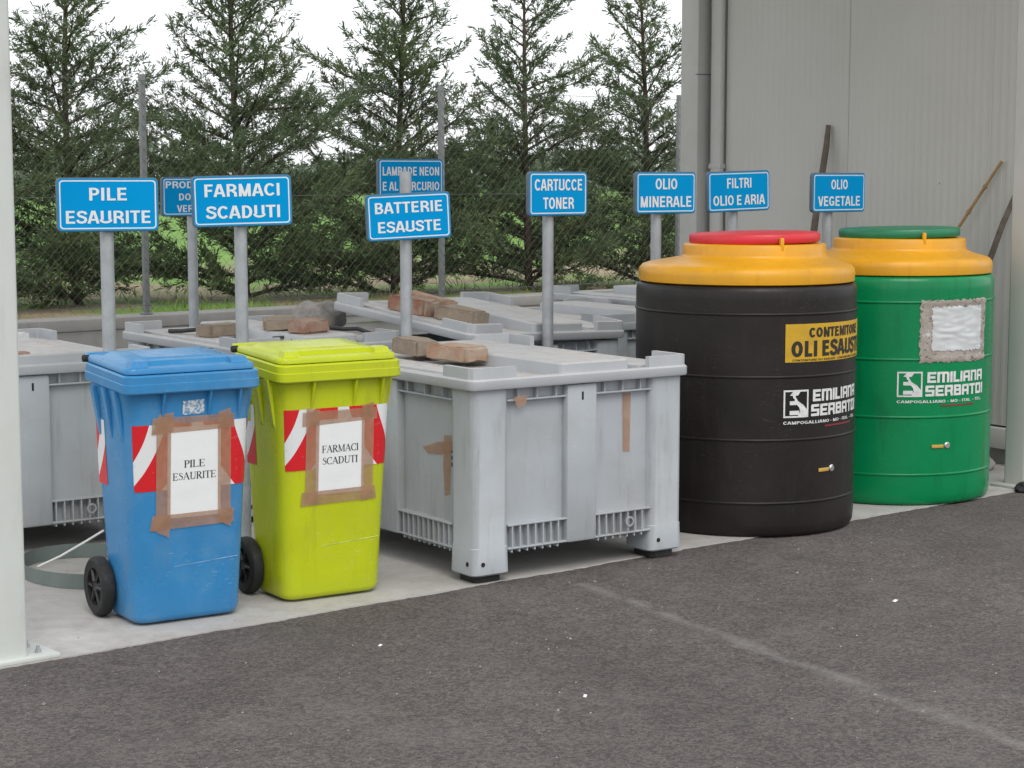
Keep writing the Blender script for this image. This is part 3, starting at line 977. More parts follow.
sign('blue three line sign partly covered by the FARMACI SCADUTI sign', .490, 3.2, 1.354, .369, .196, 0, 0,
     [('PRODOTTI', .270, .034, .042, -.028), ('DO', .064, .034, -.018, -.060), ('VER', .088, .034, -.076, -.060)])
sign('blue sign reading LAMPADE NEON E AL MERCURIO behind the batteries sign', 1.511, 2.8, 1.441, .388, .207, -2, 0, two('LAMPADE NEON', .335, 'E AL MERCURIO', .335, .044, .018, -.058), poff=.0)

# ================================================================ WHEELED BINS
def wheelie_bin(name, label, colour, u, v, rz, words, sheet_rect, widths, caps, band):
    t = thing(name, label, 'wheelie bin', (u, v, 0), rz, 'wheeled bins')
    D = .385; ZR = .767
    def half(z): return .189 + (.216 - .186) * z / ZR + .012 * max(0, (z - .70) / .067) ** 1.5
    def fy(z): return .078 - .044 * z / ZR
    def by(z): return .335 + .035 * z / ZR
    def rise(y, z): return .020 * max(0, min(1, y / D)) * max(0, (z - .62) / .147) if z < ZR else .020 * max(0, min(1.2, y / D))
    def R_(pts): return [(x, y, z + rise(y, z)) for x, y, z in pts]
    body = MB()
    secs = []
    secs.append(rrect(-half(0) + .022, half(0) - .022, fy(0) + .022, by(0) - .022, .035, .006))
    secs.append(rrect(-half(0) + .006, half(0) - .006, fy(0) + .006, by(0) - .006, .048, .014))
    for z in (.03, .10, .20, .35, .50, .60, .68, .73, .766):
        k = 0
        secs.append(R_(rrect(-half(z) + k, half(z) - k, fy(z) + k, by(z) - k, .055, z)))
    body.loft(secs)
    bo = body.build('body', colour, t, smooth=50)
    # collar
    X = .237
    rim = MB()
    rim.loft([R_(rrect(-half(.76) - .001, half(.76) + .001, fy(.76) - .001, by(.76) + .001, .05, .7672)), R_(rrect(-X + .004, X - .004, .004, D - .004, .03, .7675)), R_(rrect(-X, X, 0, D, .032, .772)),
              R_(rrect(-X, X, 0, D, .032, .798)), R_(rrect(-X + .003, X - .003, .003, D - .003, .03, .80)), R_(rrect(-X + .003, X - .003, .003, D - .003, .03, .822)), R_(rrect(-X + .008, X - .008, .008, D - .008, .028, .827)),
              R_(rrect(-X + .03, X - .03, .03, D - .03, .02, .827))])
    rim.build('collar', colour, t, smooth=40)
    # gussets under the collar
    for x in (-.10, .06, .165):
        g = MB(); w2 = .004
        g.add([(x - w2, fy(.66) + .003, .66), (x + w2, fy(.66) + .003, .66), (x - w2, fy(.76) + .003, .766), (x + w2, fy(.76) + .003, .766), (x - w2, .008, .768), (x + w2, .008, .768)],
              [(0, 1, 3, 2), (0, 2, 4), (1, 5, 3), (0, 4, 5, 1), (2, 3, 5, 4)])
        g.build('gusset', colour, bo, smooth=None)
    for s in (-1, 1):
        for y in (.10, .19, .29):
            g = MB()
            x0 = s * (half(.62) - .004); x1 = s * (half(.76) + .014)
            g.add([(x0, y - .010, .60), (x0, y + .010, .60), (s * (half(.76) - .004), y - .014, .775), (s * (half(.76) - .004), y + .014, .775), (x1, y - .014, .775), (x1, y + .014, .775), (x0 + s * .008, y - .009, .62), (x0 + s * .008, y + .009, .62)],
                  [(0, 1, 3, 2), (0, 2, 4, 6), (1, 7, 5, 3), (0, 6, 7, 1), (6, 4, 5, 7), (2, 3, 5, 4)])
            g.build('gusset', colour, bo, smooth=None)
    # lid
    l = MB()
    z0 = .829
    def LR(m, r_, z): return R_(rrect(-X + m, X - m, m + .004, D + .012 - m, r_, z))
    l.loft([LR(.014, .03, z0), LR(.012, .032, z0 + .002), LR(.012, .032, z0 + .013), LR(.016, .03, z0 + .019), LR(.024, .028, z0 + .021), LR(.050, .028, z0 + .021),
            LR(.053, .026, z0 + .023), LR(.066, .024, z0 + .033), LR(.072, .022, z0 + .035), LR(.105, .02, z0 + .036), LR(.110, .02, z0 + .039), LR(.118, .018, z0 + .040), LR(.15, .016, z0 + .041)])
    lo = l.build('lid', colour, t, smooth=40)
    for s in (-1, 1):
        g = MB()
        xc = s * .172
        g.loft([R_([(xc + a_ * .032, .058 + b_ * .026, z0 + .016) for a_, b_ in ((-1, -1), (1, -1), (1, 1), (-1, 1))]), R_([(xc + a_ * .026, .060 + b_ * .018, z0 + .038) for a_, b_ in ((-1, -1), (1, -1), (1, 1), (-1, 1))]),
                R_([(xc + a_ * .018, .063 + b_ * .010, z0 + .041) for a_, b_ in ((-1, -1), (1, -1), (1, 1), (-1, 1))])])
        g.build('lid_grip', colour, lo, smooth=25)
        MB().lathe([(0, 0), (.010, 0), (.012, .003), (.012, .022), (0, .022)], 14, axis='x', c=(.210 if s > 0 else -.232, D + .006, z0 + .026)).build('hinge_pin', 'rubber', t)
    MB().tube([(-.20, D + .004, z0 + .018), (-.20, D + .06, z0 + .028), (.20, D + .06, z0 + .028), (.20, D + .004, z0 + .018)], .013, 10).build('handle', colour, t)
    # wheels
    for s in (-1, 1):
        xo = .197 if s > 0 else -.243
        cx = .315
        ty = MB().lathe([(.062, .004), (.088, .0), (.097, .006), (.100, .014), (.100, .032), (.097, .040), (.088, .046), (.062, .042)], 40, axis='x', c=(xo, cx, .1003), cap=False)
        ty.lathe([(.061, .005), (.061, .041)], 40, axis='x', c=(xo, cx, .1003), cap=False)
        wo = ty.build('wheel', 'rubber', t)
        hb = MB().lathe([(.0, .010), (.016, .006), (.02, .012), (.03, .018), (.061, .016), (.061, .030), (.0, .030)], 30, axis='x', c=(xo, cx, .1003))
        for k in range(6):
            a = k * math.pi / 3
            ca_, sa_ = math.cos(a), math.sin(a)
            p0 = Vector((xo + (.008 if s < 0 else .030), cx + ca_ * .018, .1003 + sa_ * .018)); p1 = Vector((xo + (.010 if s < 0 else .028), cx + ca_ * .060, .1003 + sa_ * .060))
            hb.tube([p0, p1], .006, 5)
        hb.build('hub', 'wheel_hub', wo)
    MB().tube([(-.235, .315, .1003), (.235, .315, .1003)], .011, 10).build('axle', 'wheel_hub', t)
    # reflective chevron band across the front, and a piece on each side
    z_lo, z_hi = band
    for part in (0, 1):
        pts = []; uv = []; fs = []
        NZ = 3
        cols = []      # (straight fraction, arc angle)
        if part == 0:
            cols = [(-1, -42 + 6 * k) for k in range(7)] + [(-1 + .25 * k, 0) for k in range(1, 5)]
        else:
            cols = [(.25 * k, 0) for k in range(0, 4)] + [(1, 8 * k) for k in range(9)]
        for j in range(NZ + 1):
            z = z_lo + (z_hi - z_lo) * j / NZ
            r_ = .055; hx = half(z) - r_; e = .0014
            for fr_, an in cols:
                x = fr_ * hx + (r_ + e) * math.sin(R(an)); y = fy(z) + r_ - (r_ + e) * math.cos(R(an))
                sl = fr_ * hx + r_ * R(an)
                pts.append((x, y, z)); uv.append((sl - .02, z - z_lo) if part == 0 else (sl - hx - r_ * R(64) + .18 + .3304, z - z_lo))
        NX = len(cols) - 1
        for j in range(NZ):
            for i in range(NX):
                a = j * (NX + 1) + i
                fs.append((a, a + 1, a + NX + 2, a + NX + 1))
        sheet('reflective_band', pts, fs, 'chevron', t, uv, 60)
    for s in (-1, 1):
        pts = []; uv = []
        for z in (z_lo, z_hi):
            for y in (.25, .325):
                pts.append((s * (half(z) + .0012), y, z)); uv.append((y + .05, z - z_lo))
        sheet('reflective_band', pts, [(0, 1, 3, 2)], 'chevron', t, uv)
    sheet('mould_line', [(-.06, fy(.19) - .0012, .190), (half(.2) - .03, fy(.205) - .0012, .204), (half(.2) - .03, fy(.207) - .0012, .2062), (-.06, fy(.192) - .0012, .1918)], [(0, 1, 2, 3)], 'mould_' + colour, t)
    # taped paper notice
    x0, x1, za, zb_ = sheet_rect
    def q(x, z, e): return (x, fy(z) - e, z)
    pap = sheet('notice', [q(x0, za, .0024), q(x1, za, .0024), q(x1, zb_, .0024), q(x0, zb_, .0024)], [(0, 1, 2, 3)], 'paper', t)
    zc = (za + zb_) / 2
    for (txt, wd, zz) in ((words[0], widths[0], zc + .010 + caps * .2), (words[1], widths[1], zc - caps * 1.45 + .010)):
        vv, ff = glyph_text(txt, serif_glyph, caps, wd)
        sheet('lettering', [q((x0 + x1) / 2 + a_, zz + b_, .0030 + e_) for a_, b_, e_ in vv], ff, 'ink', pap)
    tw = .052
    rnd = random.Random(len(label))
    j = lambda: rnd.uniform(-.008, .008)
    strips = [  # top, bottom, left, right
        [(x0 - .055 + j(), zb_ - .018 + j() * .4), (x1 + .045 + j(), zb_ - .012 + j() * .4), (x1 + .046, zb_ + .034 + j() * .4), (x0 - .052, zb_ + .030 + j() * .4)],
        [(x0 - .055 + j(), za - .034 + j() * .4), (x1 + .045 + j(), za - .030), (x1 + .043, za + .016), (x0 - .052, za + .014)],
        [(x0 - .040, za - .030 + j()), (x0 + .010, za - .032), (x0 + .012, zb_ + .036), (x0 - .038, zb_ + .040 + j())],
        [(x1 - .010, za - .034 + j()), (x1 + .036, za - .03), (x1 + .034, zb_ + .045 + j()), (x1 - .012, zb_ + .040)],
    ]
    if colour == 'blue_plastic':
        strips.append([(x0 - .055, za - .03), (x0 + .005, za - .062), (x0 + .01, za - .015), (x0 - .04, za + .022)])
        strips.append([(x1 - .005, za - .025), (x1 + .035, za - .045), (x1 + .05, za + .015), (x1 + .02, za + .02)])
        strips.append([(x0 - .055, zb_ - .02), (x0 + .02, zb_ - .01), (x0 + .02, zb_ + .05), (x0 - .03, zb_ + .045)])
    for i, p in enumerate(strips):
        sheet('tape', [q(a_, b_, .0034 + .0003 * i) for a_, b_ in p], [(0, 1, 2, 3)], 'tape', pap)
    return t, q

binA, qa = wheelie_bin('wheelie_bin', 'blue wheeled bin with a taped PILE ESAURITE notice', 'blue_plastic', -1.052, .030, -2.5, ('PILE', 'ESAURITE'), (-.082, .104, .352, .652), (.072, .150), .024, (.448, .664))
sheet('old_sticker', [qa(-.03, .690, .002), qa(.045, .692, .002), qa(.045, .738, .002), qa(-.03, .736, .002)], [(0, 1, 2, 3)], 'old_sticker', binA)
binB, qb = wheelie_bin('wheelie_bin', 'lime green wheeled bin with a taped FARMACI SCADUTI notice', 'lime_plastic', -.492, .055, -2.5, ('FARMACI', 'SCADUTI'), (-.082, .104, .372, .632), (.140, .135), .025, (.462, .672))

# ================================================================ OIL TANKS
RT = .464
def tank(label, u, v, body_m, lid_m, face, logo_a, tap_a, yellow_label, torn):
    t = thing('oil_tank', label, 'tank', (u, v, 0), 0, 'cylindrical oil tanks')
    prof = [(0, .0), (RT - .03, .0), (RT - .010, .006), (RT - .003, .02), (RT, .05)]
    for zb in (.14, .397, .653, .905):
        prof += [(RT, zb - .040), (RT, zb - .006), (RT + .0028, zb - .0045), (RT + .0042, zb), (RT + .0028, zb + .0045), (RT, zb + .006), (RT, zb + .040)]
    prof += [(RT, .96), (RT - .001, .992), (RT - .006, 1.006), (RT - .014, 1.014), (RT - .03, 1.016), (0, 1.016)]
    body = MB().lathe(prof, 112, cap=False).build('body', body_m, t, smooth=60)
    r = RT
    dome = MB().lathe([(0, 1.0175), (r - .022, 1.0175), (r - .012, 1.022), (r - .009, 1.055), (r - .013, 1.074), (r - .026, 1.088), (r - .050, 1.096), (r - .10, 1.107), (r - .150, 1.119), (r - .159, 1.124), (r - .162, 1.134), (r - .164, 1.168), (r - .169, 1.175), (r - .20, 1.177), (0, 1.177)], 112, cap=False)
    OX, OY = .027, -.019
    dome.v = [(x + OX * max(0, min(1, (z - 1.100) / .022)), y + OY * max(0, min(1, (z - 1.100) / .022)), z) for x, y, z in dome.v]
    dome = dome.build('dome', orange(), t, smooth=55)
    lid = MB().lathe([(0, 1.1785), (.262, 1.1785), (.271, 1.181), (.275, 1.188), (.275, 1.210), (.270, 1.218), (.255, 1.220), (.235, 1.218), (.225, 1.221), (0, 1.225)], 96, cap=False)
    lid.v = [(x + OX, y + OY, z + .018 * x - .006 * y) for x, y, z in lid.v]
    lid = lid.build('lid', lid_m, t, smooth=45)
    a = R(face + 22)
    lt = MB().box(-.008, .008, -.020, .0, 1.150, 1.205, .003)
    lt.v = [(OX + (.281 - y) * math.cos(a) - x * math.sin(a), OY + (.281 - y) * math.sin(a) + x * math.cos(a), z) for x, y, z in lt.v]
    lt.build('latch', orange(), lid)
    def bend(s, z, e):
        aa = logo_a + s / RT
        e += max([0] + [.0046 * max(0, 1 - abs(z - q_) / .012) ** .5 for q_ in (.14, .397, .653, .905)])
        return ((RT + e) * math.cos(aa), (RT + e) * math.sin(aa), z)
    def patch(name, m, s0, s1, z0, z1, e, ns=16, nz=2, parent=body, jag=0, seed=0, crumple=0):
        pts = []; fs = []
        rnd = random.Random(seed)
        for j in range(nz + 1):
            for i in range(ns + 1):
                s = s0 + (s1 - s0) * i / ns; z = z0 + (z1 - z0) * j / nz
                if jag and (i in (0, ns) or j in (0, nz)):
                    s += rnd.uniform(-jag, jag); z += rnd.uniform(-jag, jag)
                ee = e + (abs(mnoise.noise((s * 9, z * 38, seed))) * crumple if crumple else 0)
                pts.append(bend(s, z, ee))
        for j in range(nz):
            for i in range(ns):
                k = j * (ns + 1) + i
                fs.append((k, k + 1, k + ns + 2, k + ns + 1))
        return sheet(name, pts, fs, m, parent, None, 60 if not crumple else 60)
    def text(name, m, vf, s, z, e, parent):
        vv, ff = vf
        sheet(name, [bend(s + p[0], z + p[1], e + p[2]) for p in vv], ff, m, parent)
    # company print: framed emblem, two lines of squarish capitals, small address line
    Q = .112; z0 = .488
    bk = .0022
    lg = MB()
    em = []
    fr_ = .007
    em += [rc(Q * k / 8, Q * (k + 1) / 8, y_, y_ + fr_) for k in range(8) for y_ in (0, Q - fr_)] + [rc(0, fr_, 0, Q), rc(Q - fr_, Q, 0, Q)]
    g = lambda *p: ([(x * Q, y * Q) for x, y in p], [tuple(range(len(p)))])
    em += [g((.24, .80), (.56, .80), (.66, .94), (.36, .94)), g((.24, .46), (.60, .46), (.56, .60), (.24, .60)), g((.24, .10), (.62, .10), (.62, .25), (.24, .25)),
           g((.36, .94), (.50, .94), (.46, .74), (.50, .62), (.38, .70), (.34, .82)), g((.46, .76), (.56, .60), (.78, .46), (.94, .28), (.94, .06), (.56, .06), (.66, .22), (.62, .36), (.42, .58))]
    vv = []; ff = []
    for k, (pv, pf) in enumerate(em):
        o = len(vv); vv += [(a_, b_, .00006 * (k % 14)) for a_, b_ in pv]; ff += [tuple(i + o for i in f) for f in pf]
    sheet('emblem', [bend(a_, z0 + b_, bk + e_) for a_, b_, e_ in vv], ff, 'white_print', body)
    text('lettering', 'white_print', glyph_text('EMILIANA', techno_glyph, .048, .325), Q + .022 + .1625, z0 + .062, bk, body)
    text('lettering', 'white_print', glyph_text('SERBATOI', techno_glyph, .048, .340), Q + .014 + .170, z0 + .002, bk, body)
    text('lettering', 'white_print', glyph_text('CAMPOGALLIANO - MO - ITALY - TEL.', sans_glyph, .012, .455), .2275, z0 - .027, bk, body)
    patch('red_line', 'red_print', .20, .40, z0 - .045, z0 - .038, .0018)
    if yellow_label:
        lb = patch('yellow_label', 'yellow_label', .004, .53, .712, .866, .0022, 24, 2)
        text('lettering', 'label_ink', glyph_text('CONTENITORE', heavy_glyph, .040, 0.36), .29, .810, .0032, lb)
        text('lettering', 'label_ink', glyph_text('OLI ESAUSTI', heavy_glyph, .064, 0.47), .265, .733, .0032, lb)
        text('lettering', 'label_ink', glyph_text('CONTENITORE OLI ESAUSTI - CONTENITORE OLI ESAUSTI', sans_glyph, .008, 0.46), .265, .716, .0032, lb)
    if torn:
        patch('torn_poster', 'torn_paper', .095, .475, .640, .915, .0024, 40, 26, jag=.005, seed=4)
        patch('plastic_film', 'silver_film', .150, .435, .690, .885, .0040, 40, 44, jag=.005, seed=6, crumple=.0045)
    # drain plug with a small brass lever
    at_ = R(tap_a)
    pg = MB().lathe([(0, 0), (.015, 0), (.015, .005), (.011, .009), (0, .009)], 18)
    pg.v = [((RT - .002 + z) * math.cos(at_) - x * math.sin(at_), (RT - .002 + z) * math.sin(at_) + x * math.cos(at_), .268 + y) for x, y, z in pg.v]
    pg.build('drain_plug', 'steel', body)
    ar = at_ - .055
    bx = MB().box(-.078, -.020, -.0075, .0075, .001, .006, .002)
    bx.v = [((RT + z) * math.cos(at_ + x / RT), (RT + z) * math.sin(at_ + x / RT), .266 + y) for x, y, z in bx.v]
    bx.build('plug_tag', 'brass', body)
    return t
def orange(): return 'orange_dome'
FA = -132.2; FB = -136.6
tank('black oil tank with orange dome and red lid', 1.722, .480, 'black_tank', 'red_lid', FA, R(FA + 19.5), FA + 50, True, False)
tank('green oil tank with orange dome and green lid beside the ribbed wall', 2.770, .645, 'green_tank', 'green_lid', FB, R(FB + 4.5), FB + 34, False, True)

# ================================================================ SMALL THINGS
# hoop on the slab behind the blue bin, with a white cord
hp = MB(); secs = []
cx, cy = -1.02, 1.02
for k in range(49):
    a = R(20 + 320 * k / 48)
    ru, rv = .235, .30
    c_, s_ = math.cos(a), math.sin(a)
    secs.append([(cx + c_ * (ru + d), cy + s_ * (rv + d), z) for d, z in ((0, .002), (.004, .002), (.006, .055), (.002, .055))])
hp.loft(secs)
tag(hp.build('metal_hoop', 'hoop'), 'grey flat band hoop lying on the slab beside the blue bin', 'hoop')
tag(MB().tube([(-1.225, 1.00, .05), (-1.13, 1.02, .075), (-1.03, 1.03, .115), (-.955, 1.03, .15)], .0045, 6).build('cord', 'white_cord'), 'thin white cord slanting over the hoop to the sign pole', 'cord')

tag(MB().tube([(3.42, 1.98, .0), (3.60, 2.06, .85), (3.70, 2.085, 1.30), (3.765, 2.09, 1.62), (3.782, 2.095, 1.735)], [.020, .020, .019, .017, .013], 8).build('wooden_pole', 'old_wood'), 'dark weathered wooden pole leaning on the wall behind the OLIO VEGETALE sign', 'pole')
cane = thing('bamboo_cane', 'thin yellow brown bamboo cane leaning on the wall above the green tank', 'cane', (3.47, 1.83, 0))
p0 = Vector((0, 0, 0)); p1 = Vector((3.784 - 3.47, .876 - 1.83, 1.53))
path = [p0.lerp(p1, i / 12) for i in range(13)]
MB().tube(path, [.011 - .003 * i / 12 for i in range(13)], 8).build('culm', 'bamboo', cane)
for i in (3, 5, 7, 8, 9, 10, 11):
    q0 = p0.lerp(p1, i / 12 - .004); q1 = p0.lerp(p1, i / 12 + .004)
    MB().tube([q0, q1], .0125, 8).build('node', 'bamboo', cane)
tag(MB().tube([(3.62, 1.12, 0), (3.68, .99, .55), (3.70, .90, .95), (3.74, .82, 1.22), (3.785, .775, 1.38)], [.016, .016, .016, .015, .013], 8).build('tool_handle', 'old_wood'), 'grey bent wooden tool handle leaning on the wall by the grey green post', 'tool handle')
lump('rubber_mat_heap', 'crumpled black rubber heap at the foot of the grey green post', 'rubber heap', 3.30, .235, -.006, .09, .05, .032, 'rubber', 2)
lump('rubble_lump', 'dark lump of rubble under the wall beside the green tank', 'rubble', 3.58, .80, .0, .09, .07, .05, 'stone', 7)

# chips and scraps on the asphalt
rnd = random.Random(11)
b = MB()
for i in range(420):
    u = rnd.uniform(-2.6, 4.5); v = rnd.uniform(-3.0, -.02) + EDGE * u
    s = rnd.uniform(.002, .0055) * (1.6 if rnd.random() < .08 else 1)
    a = rnd.uniform(0, 6.3)
    q = [(u + math.cos(a + k * 2.1) * s * rnd.uniform(.6, 1.2), v + math.sin(a + k * 2.1) * s * rnd.uniform(.6, 1.2), -.0038) for k in range(3)]
    b.add(q + [(u, v, -.004 + s * .8)], [(0, 1, 3), (1, 2, 3), (2, 0, 3)])
struct(b.build('gravel_chips', 'stone', smooth=None), 'stuff')
# crumbs of mortar, brick and dry leaf on the lids and along the slab
def crumbs(name, spots, m, seed):
    rnd = random.Random(seed); b = MB()
    for (u0, u1, v0, v1, z, cnt) in spots:
        for i in range(cnt):
            u = rnd.uniform(u0, u1); v = rnd.uniform(v0, v1) + (EDGE * u if z == 0 else 0)
            q = rnd.uniform(.002, .0065); a = rnd.uniform(0, 6.3)
            ring = [(u + math.cos(a + k * 1.57) * q * rnd.uniform(.5, 1.2), v + math.sin(a + k * 1.57) * q * rnd.uniform(.5, 1.2), z + .0004) for k in range(4)]
            b.add(ring + [(u, v, z + q * rnd.uniform(.15, .5))], [(0, 1, 4), (1, 2, 4), (2, 3, 4), (3, 0, 4)])
    struct(b.build(name, m, smooth=None), 'stuff')
crumbs('brick_crumbs', [(.09, .38, .35, 1.1, .744, 90), (-.04, .04, 1.7, 2.6, .744, 60), (.56, .62, 1.7, 2.6, .744, 30), (-1.45, -1.2, 1.5, 2.4, .744, 40), (-.74, -.62, 1.5, 2.5, .744, 40), (.82, .90, .2, 1.1, .744, 25)], 'brick_orange', 3)
crumbs('dry_leaf_bits', [(-1.75, 3.2, .03, .30, 0, 90), (-1.7, 0, .4, 1.3, 0, 40), (1.0, 1.3, .1, .8, 0, 20)], 'stone', 4)
def scrap(label, u, v, l, w, rz, m):
    o = MB().add([(-l / 2, -w / 2, 0), (l / 2, -w * .4, .002), (l * .4, w / 2, .004), (-l * .4, w * .45, .001), (0, 0, .006)], [(0, 1, 4), (1, 2, 4), (2, 3, 4), (3, 0, 4)]).build('paper_scrap', m, smooth=None, loc=(u, v, -.0037))
    o.rotation_euler = (0, 0, R(rz))
    return tag(o, label, 'litter')
scrap('small white paper scrap with a red edge on open asphalt', 1.079, -1.01, .03, .014, 20, 'paper')
scrap('tiny white paper scrap on asphalt in front of the large pallet box', -.527, -1.348, .022, .010, 40, 'paper')
scrap('tiny pale scrap on asphalt near the lime bin', -.70, -.52, .016, .009, 10, 'paper')

# ================================================================ TREES
def make_tree(seed, H, Lmax, nb):
    rng = np.random.default_rng(seed)
    # trunk
    ph = rng.uniform(0, 6.28, 2)
    def trunk(z):
        return np.stack([.05 * np.sin(z * 1.1 + ph[0]) - .05 * np.sin(ph[0]), .05 * np.sin(z * .9 + ph[1]) - .05 * np.sin(ph[1]), z], -1)
    tb = MB()
    zs = np.linspace(0, H, 16)
    tb.tube([tuple(p) for p in trunk(zs)], [max(.005, .036 * (1 - z / H) ** .8) for z in zs], 7)
    A = []; Bp = []; Wd = []          # leaf sliver base, tip, width
    az = rng.uniform(0, 6.28)
    for k in range(nb):
        tt = (k + rng.uniform(0, 1)) / nb
        z = H * (.012 + .968 * tt ** 1.10)
        az += 2.399 + rng.normal(0, .35)
        fr = 1 - z / H
        L = (Lmax * fr ** 1.08 * (.86 + .14 * min(1, z / (.22 * H))) + .09) * rng.uniform(.55, 1.25)
        el = R(20 + 32 * (z / H) + rng.normal(0, 8))
        base = trunk(np.array(z))
        npt = 9
        pts = [base]; e = el
        d = L / npt
        for i in range(npt):
            a_ = az + rng.normal(0, .07)
            e2 = e - .13 * math.sin(i / npt * 3.1) + (.16 if i > npt * .65 else 0)
            pts.append(pts[-1] + d * np.array([math.cos(a_) * math.cos(e2), math.sin(a_) * math.cos(e2), math.sin(e2)]))
        pts = np.array(pts)
        tb.tube([tuple(p) for p in pts[::2]] if npt % 2 == 1 else [tuple(p) for p in pts], list(np.linspace(.013 * fr + .005, .002, len(pts[::2]))), 4, cap=False)
        # second order plumes along the branch, then short leafy twigs along everything
        axes = [pts]
        n2 = max(3, int(L / (.066 + .03 * (z / H))))
        for j in range(n2):
            q_ = .06 + .90 * (j + rng.uniform(0, 1)) / n2
            x = q_ * npt; i0 = min(int(x), npt - 1)
            p = pts[i0] * (1 - (x - i0)) + pts[i0 + 1] * (x - i0)
            bd = pts[i0 + 1] - pts[i0]; bd = bd / np.linalg.norm(bd)
            sd = np.cross(bd, [0, 0, 1.0]); sd /= (np.linalg.norm(sd) + 1e-9)
            sgn = 1 if j % 2 else -1
            dv = bd * rng.uniform(.6, 1.0) + sd * sgn * rng.uniform(.4, .9) + np.array([0, 0, rng.normal(.22, .25)])
            dv /= np.linalg.norm(dv)
            l2 = L * (.42 - .26 * q_) * rng.uniform(.6, 1.2) + .05
            m2 = 6
            k2 = np.linspace(0, 1, m2)[:, None]
            axes.append(p + dv * k2 * l2 + np.array([0, 0, 1.0]) * (k2 ** 2) * l2 * rng.uniform(-.25, .18))
        for ap in axes:
            seg = np.linalg.norm(np.diff(ap, axis=0), axis=1); al = seg.sum()
            nt = max(3, int(al / (.0135 + .011 * (z / H))))
            tp = np.sort(rng.uniform(.05, 1, nt)) * (len(ap) - 1)
            i0 = np.minimum(tp.astype(int), len(ap) - 2); fr_ = (tp - i0)[:, None]
            base_t = ap[i0] * (1 - fr_) + ap[i0 + 1] * fr_
            tg = ap[i0 + 1] - ap[i0]; tg /= np.linalg.norm(tg, axis=1)[:, None]
            td = tg * .9 + rng.normal(0, .42, (nt, 3)); td /= np.linalg.norm(td, axis=1)[:, None]
            tl = rng.uniform(.030, .080, (nt, 1)) * (.75 + .5 * fr)
            for m_ in range(6):
                u_ = (m_ + .3) / 6
                bl = base_t + td * tl * u_
                ld = td * .9 + rng.normal(0, .34, (nt, 3)); ld /= np.linalg.norm(ld, axis=1)[:, None]
                A.append(bl); Bp.append(bl + ld * rng.uniform(.028, .062, (nt, 1))); Wd.append(rng.uniform(.006, .012, nt))
    A = np.concatenate(A); Bp = np.concatenate(Bp); Wd = np.concatenate(Wd)
    n_ = len(A)
    ax = Bp - A
    rv = rng.normal(0, 1, (n_, 3))
    sd = np.cross(ax, rv); sd /= (np.linalg.norm(sd, axis=1)[:, None] + 1e-9)
    mid = A + ax * .45
    verts = np.empty((n_, 4, 3))
    verts[:, 0] = A; verts[:, 1] = mid + sd * Wd[:, None] / 2; verts[:, 2] = Bp; verts[:, 3] = mid - sd * Wd[:, None] / 2
    me = bpy.data.meshes.new('crown')
    me.vertices.add(n_ * 4); me.loops.add(n_ * 4); me.polygons.add(n_)
    me.vertices.foreach_set('co', verts.ravel())
    me.loops.foreach_set('vertex_index', np.arange(n_ * 4))
    me.polygons.foreach_set('loop_start', np.arange(0, n_ * 4, 4))
    me.polygons.foreach_set('loop_total', np.full(n_, 4))
    me.update(); me.validate()
    me.materials.append(MATS['cypress_leaf'])
    tm = bpy.data.meshes.new('trunk')
    tm.from_pydata(tb.v, [], tb.f)
    tm.materials.append(MATS['bark'])
    tm.polygons.foreach_set('use_smooth', [True] * len(tm.polygons))
    return me, tm, n_

VAR = [make_tree(1, 4.0, 1.36, 78), make_tree(2, 3.6, 1.34, 82), make_tree(3, 3.25, 1.26, 76), make_tree(14, 3.8, 1.48, 76)]
def tree(label, vi, u, v, z, rz, s):
    t = thing('conifer_tree', label, 'tree', (u, v, z), rz, 'conifers in a row behind the fence')
    t.scale = (s, s, s)
    for nm, me in (('crown', VAR[vi][0]), ('trunk', VAR[vi][1])):
        o = bpy.data.objects.new(nm, me)
        COL.objects.link(o); o.parent = t
    return t
Zt = .38
tree('feathery dark green conifer behind the PILE ESAURITE sign', 0, 2.14, 8.75, Zt, 20, .98)
tree('tall dark green conifer rising behind the FARMACI SCADUTI sign', 3, 3.50, 8.53, Zt, 150, 1.05)
tree('dense dark green conifer behind the batteries and neon lamp signs', 1, 4.87, 8.42, Zt, 60, 1.06)
tree('pointed dark green conifer behind the CARTUCCE TONER sign', 2, 6.23, 8.32, Zt, 200, 1.04)
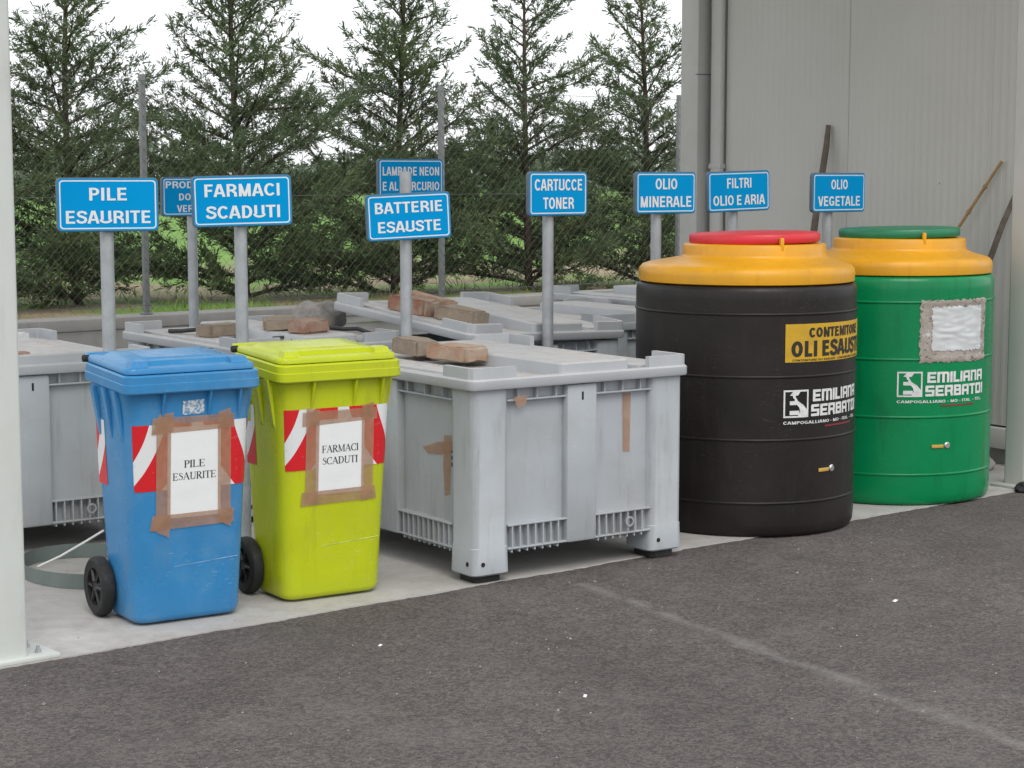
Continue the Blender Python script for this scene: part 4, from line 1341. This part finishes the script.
tree('slender conifer with thin top beside the corner column', 2, 7.45, 8.20, Zt, 320, 1.06)
tree('dark green conifer beyond the white post', 1, .80, 8.9, Zt, 240, 1.03)

# weeds along the wall's far side
rng = np.random.default_rng(5)
nb = 4500
u = rng.uniform(-2.5, 10.5, nb); v = 5.95 + rng.gamma(1.6, 1.1, nb) + (u - 1.36) * .08
keep = np.array([mnoise.noise((a * .9, c * .9, 2)) > -.05 for a, c in zip(u, v)])
u, v = u[keep], v[keep]; nb = len(u)
hgt = rng.uniform(.03, .13, nb); lean = rng.normal(0, .06, (nb, 2)); wd = rng.uniform(.004, .010, nb); a = rng.uniform(0, 6.28, nb)
z0 = np.array([.44 + fz(p, q) - .01 for p, q in zip(u, v)])
vb = np.empty((nb, 3, 3))
vb[:, 0] = np.stack([u + np.cos(a) * wd, v + np.sin(a) * wd, z0], -1)
vb[:, 1] = np.stack([u - np.cos(a) * wd, v - np.sin(a) * wd, z0], -1)
vb[:, 2] = np.stack([u + lean[:, 0], v + lean[:, 1], z0 + hgt], -1)
me = bpy.data.meshes.new('weeds')
me.from_pydata([tuple(p) for p in vb.reshape(-1, 3)], [], [(3 * i, 3 * i + 1, 3 * i + 2) for i in range(nb)])
struct(link('weeds', me, 'weed_leaf'), 'stuff')

# far wood: one mass along the horizon, made of many leaf clumps
rng = np.random.default_rng(9)
nf = 70000
U = rng.uniform(-60, 160, nf); Vv = 95 + rng.uniform(0, 14, nf)
hmax = 2.6 + 1.9 * np.array([mnoise.noise((p * .10, 3, 0)) for p in U]) + 1.0 * np.array([mnoise.noise((p * .35, 8, 0)) for p in U])
Zz = .3 + np.abs(rng.uniform(0, 1, nf)) ** .8 * np.maximum(hmax, .8)
c = np.stack([U, Vv, Zz], -1)
tri = c[:, None, :] + rng.normal(0, .16, (nf, 3, 3))
me = bpy.data.meshes.new('far_wood')
me.from_pydata([tuple(p) for p in tri.reshape(-1, 3)], [], [(3 * i, 3 * i + 1, 3 * i + 2) for i in range(nf)])
struct(link('far_wood', me, 'far_leaves'), 'stuff')
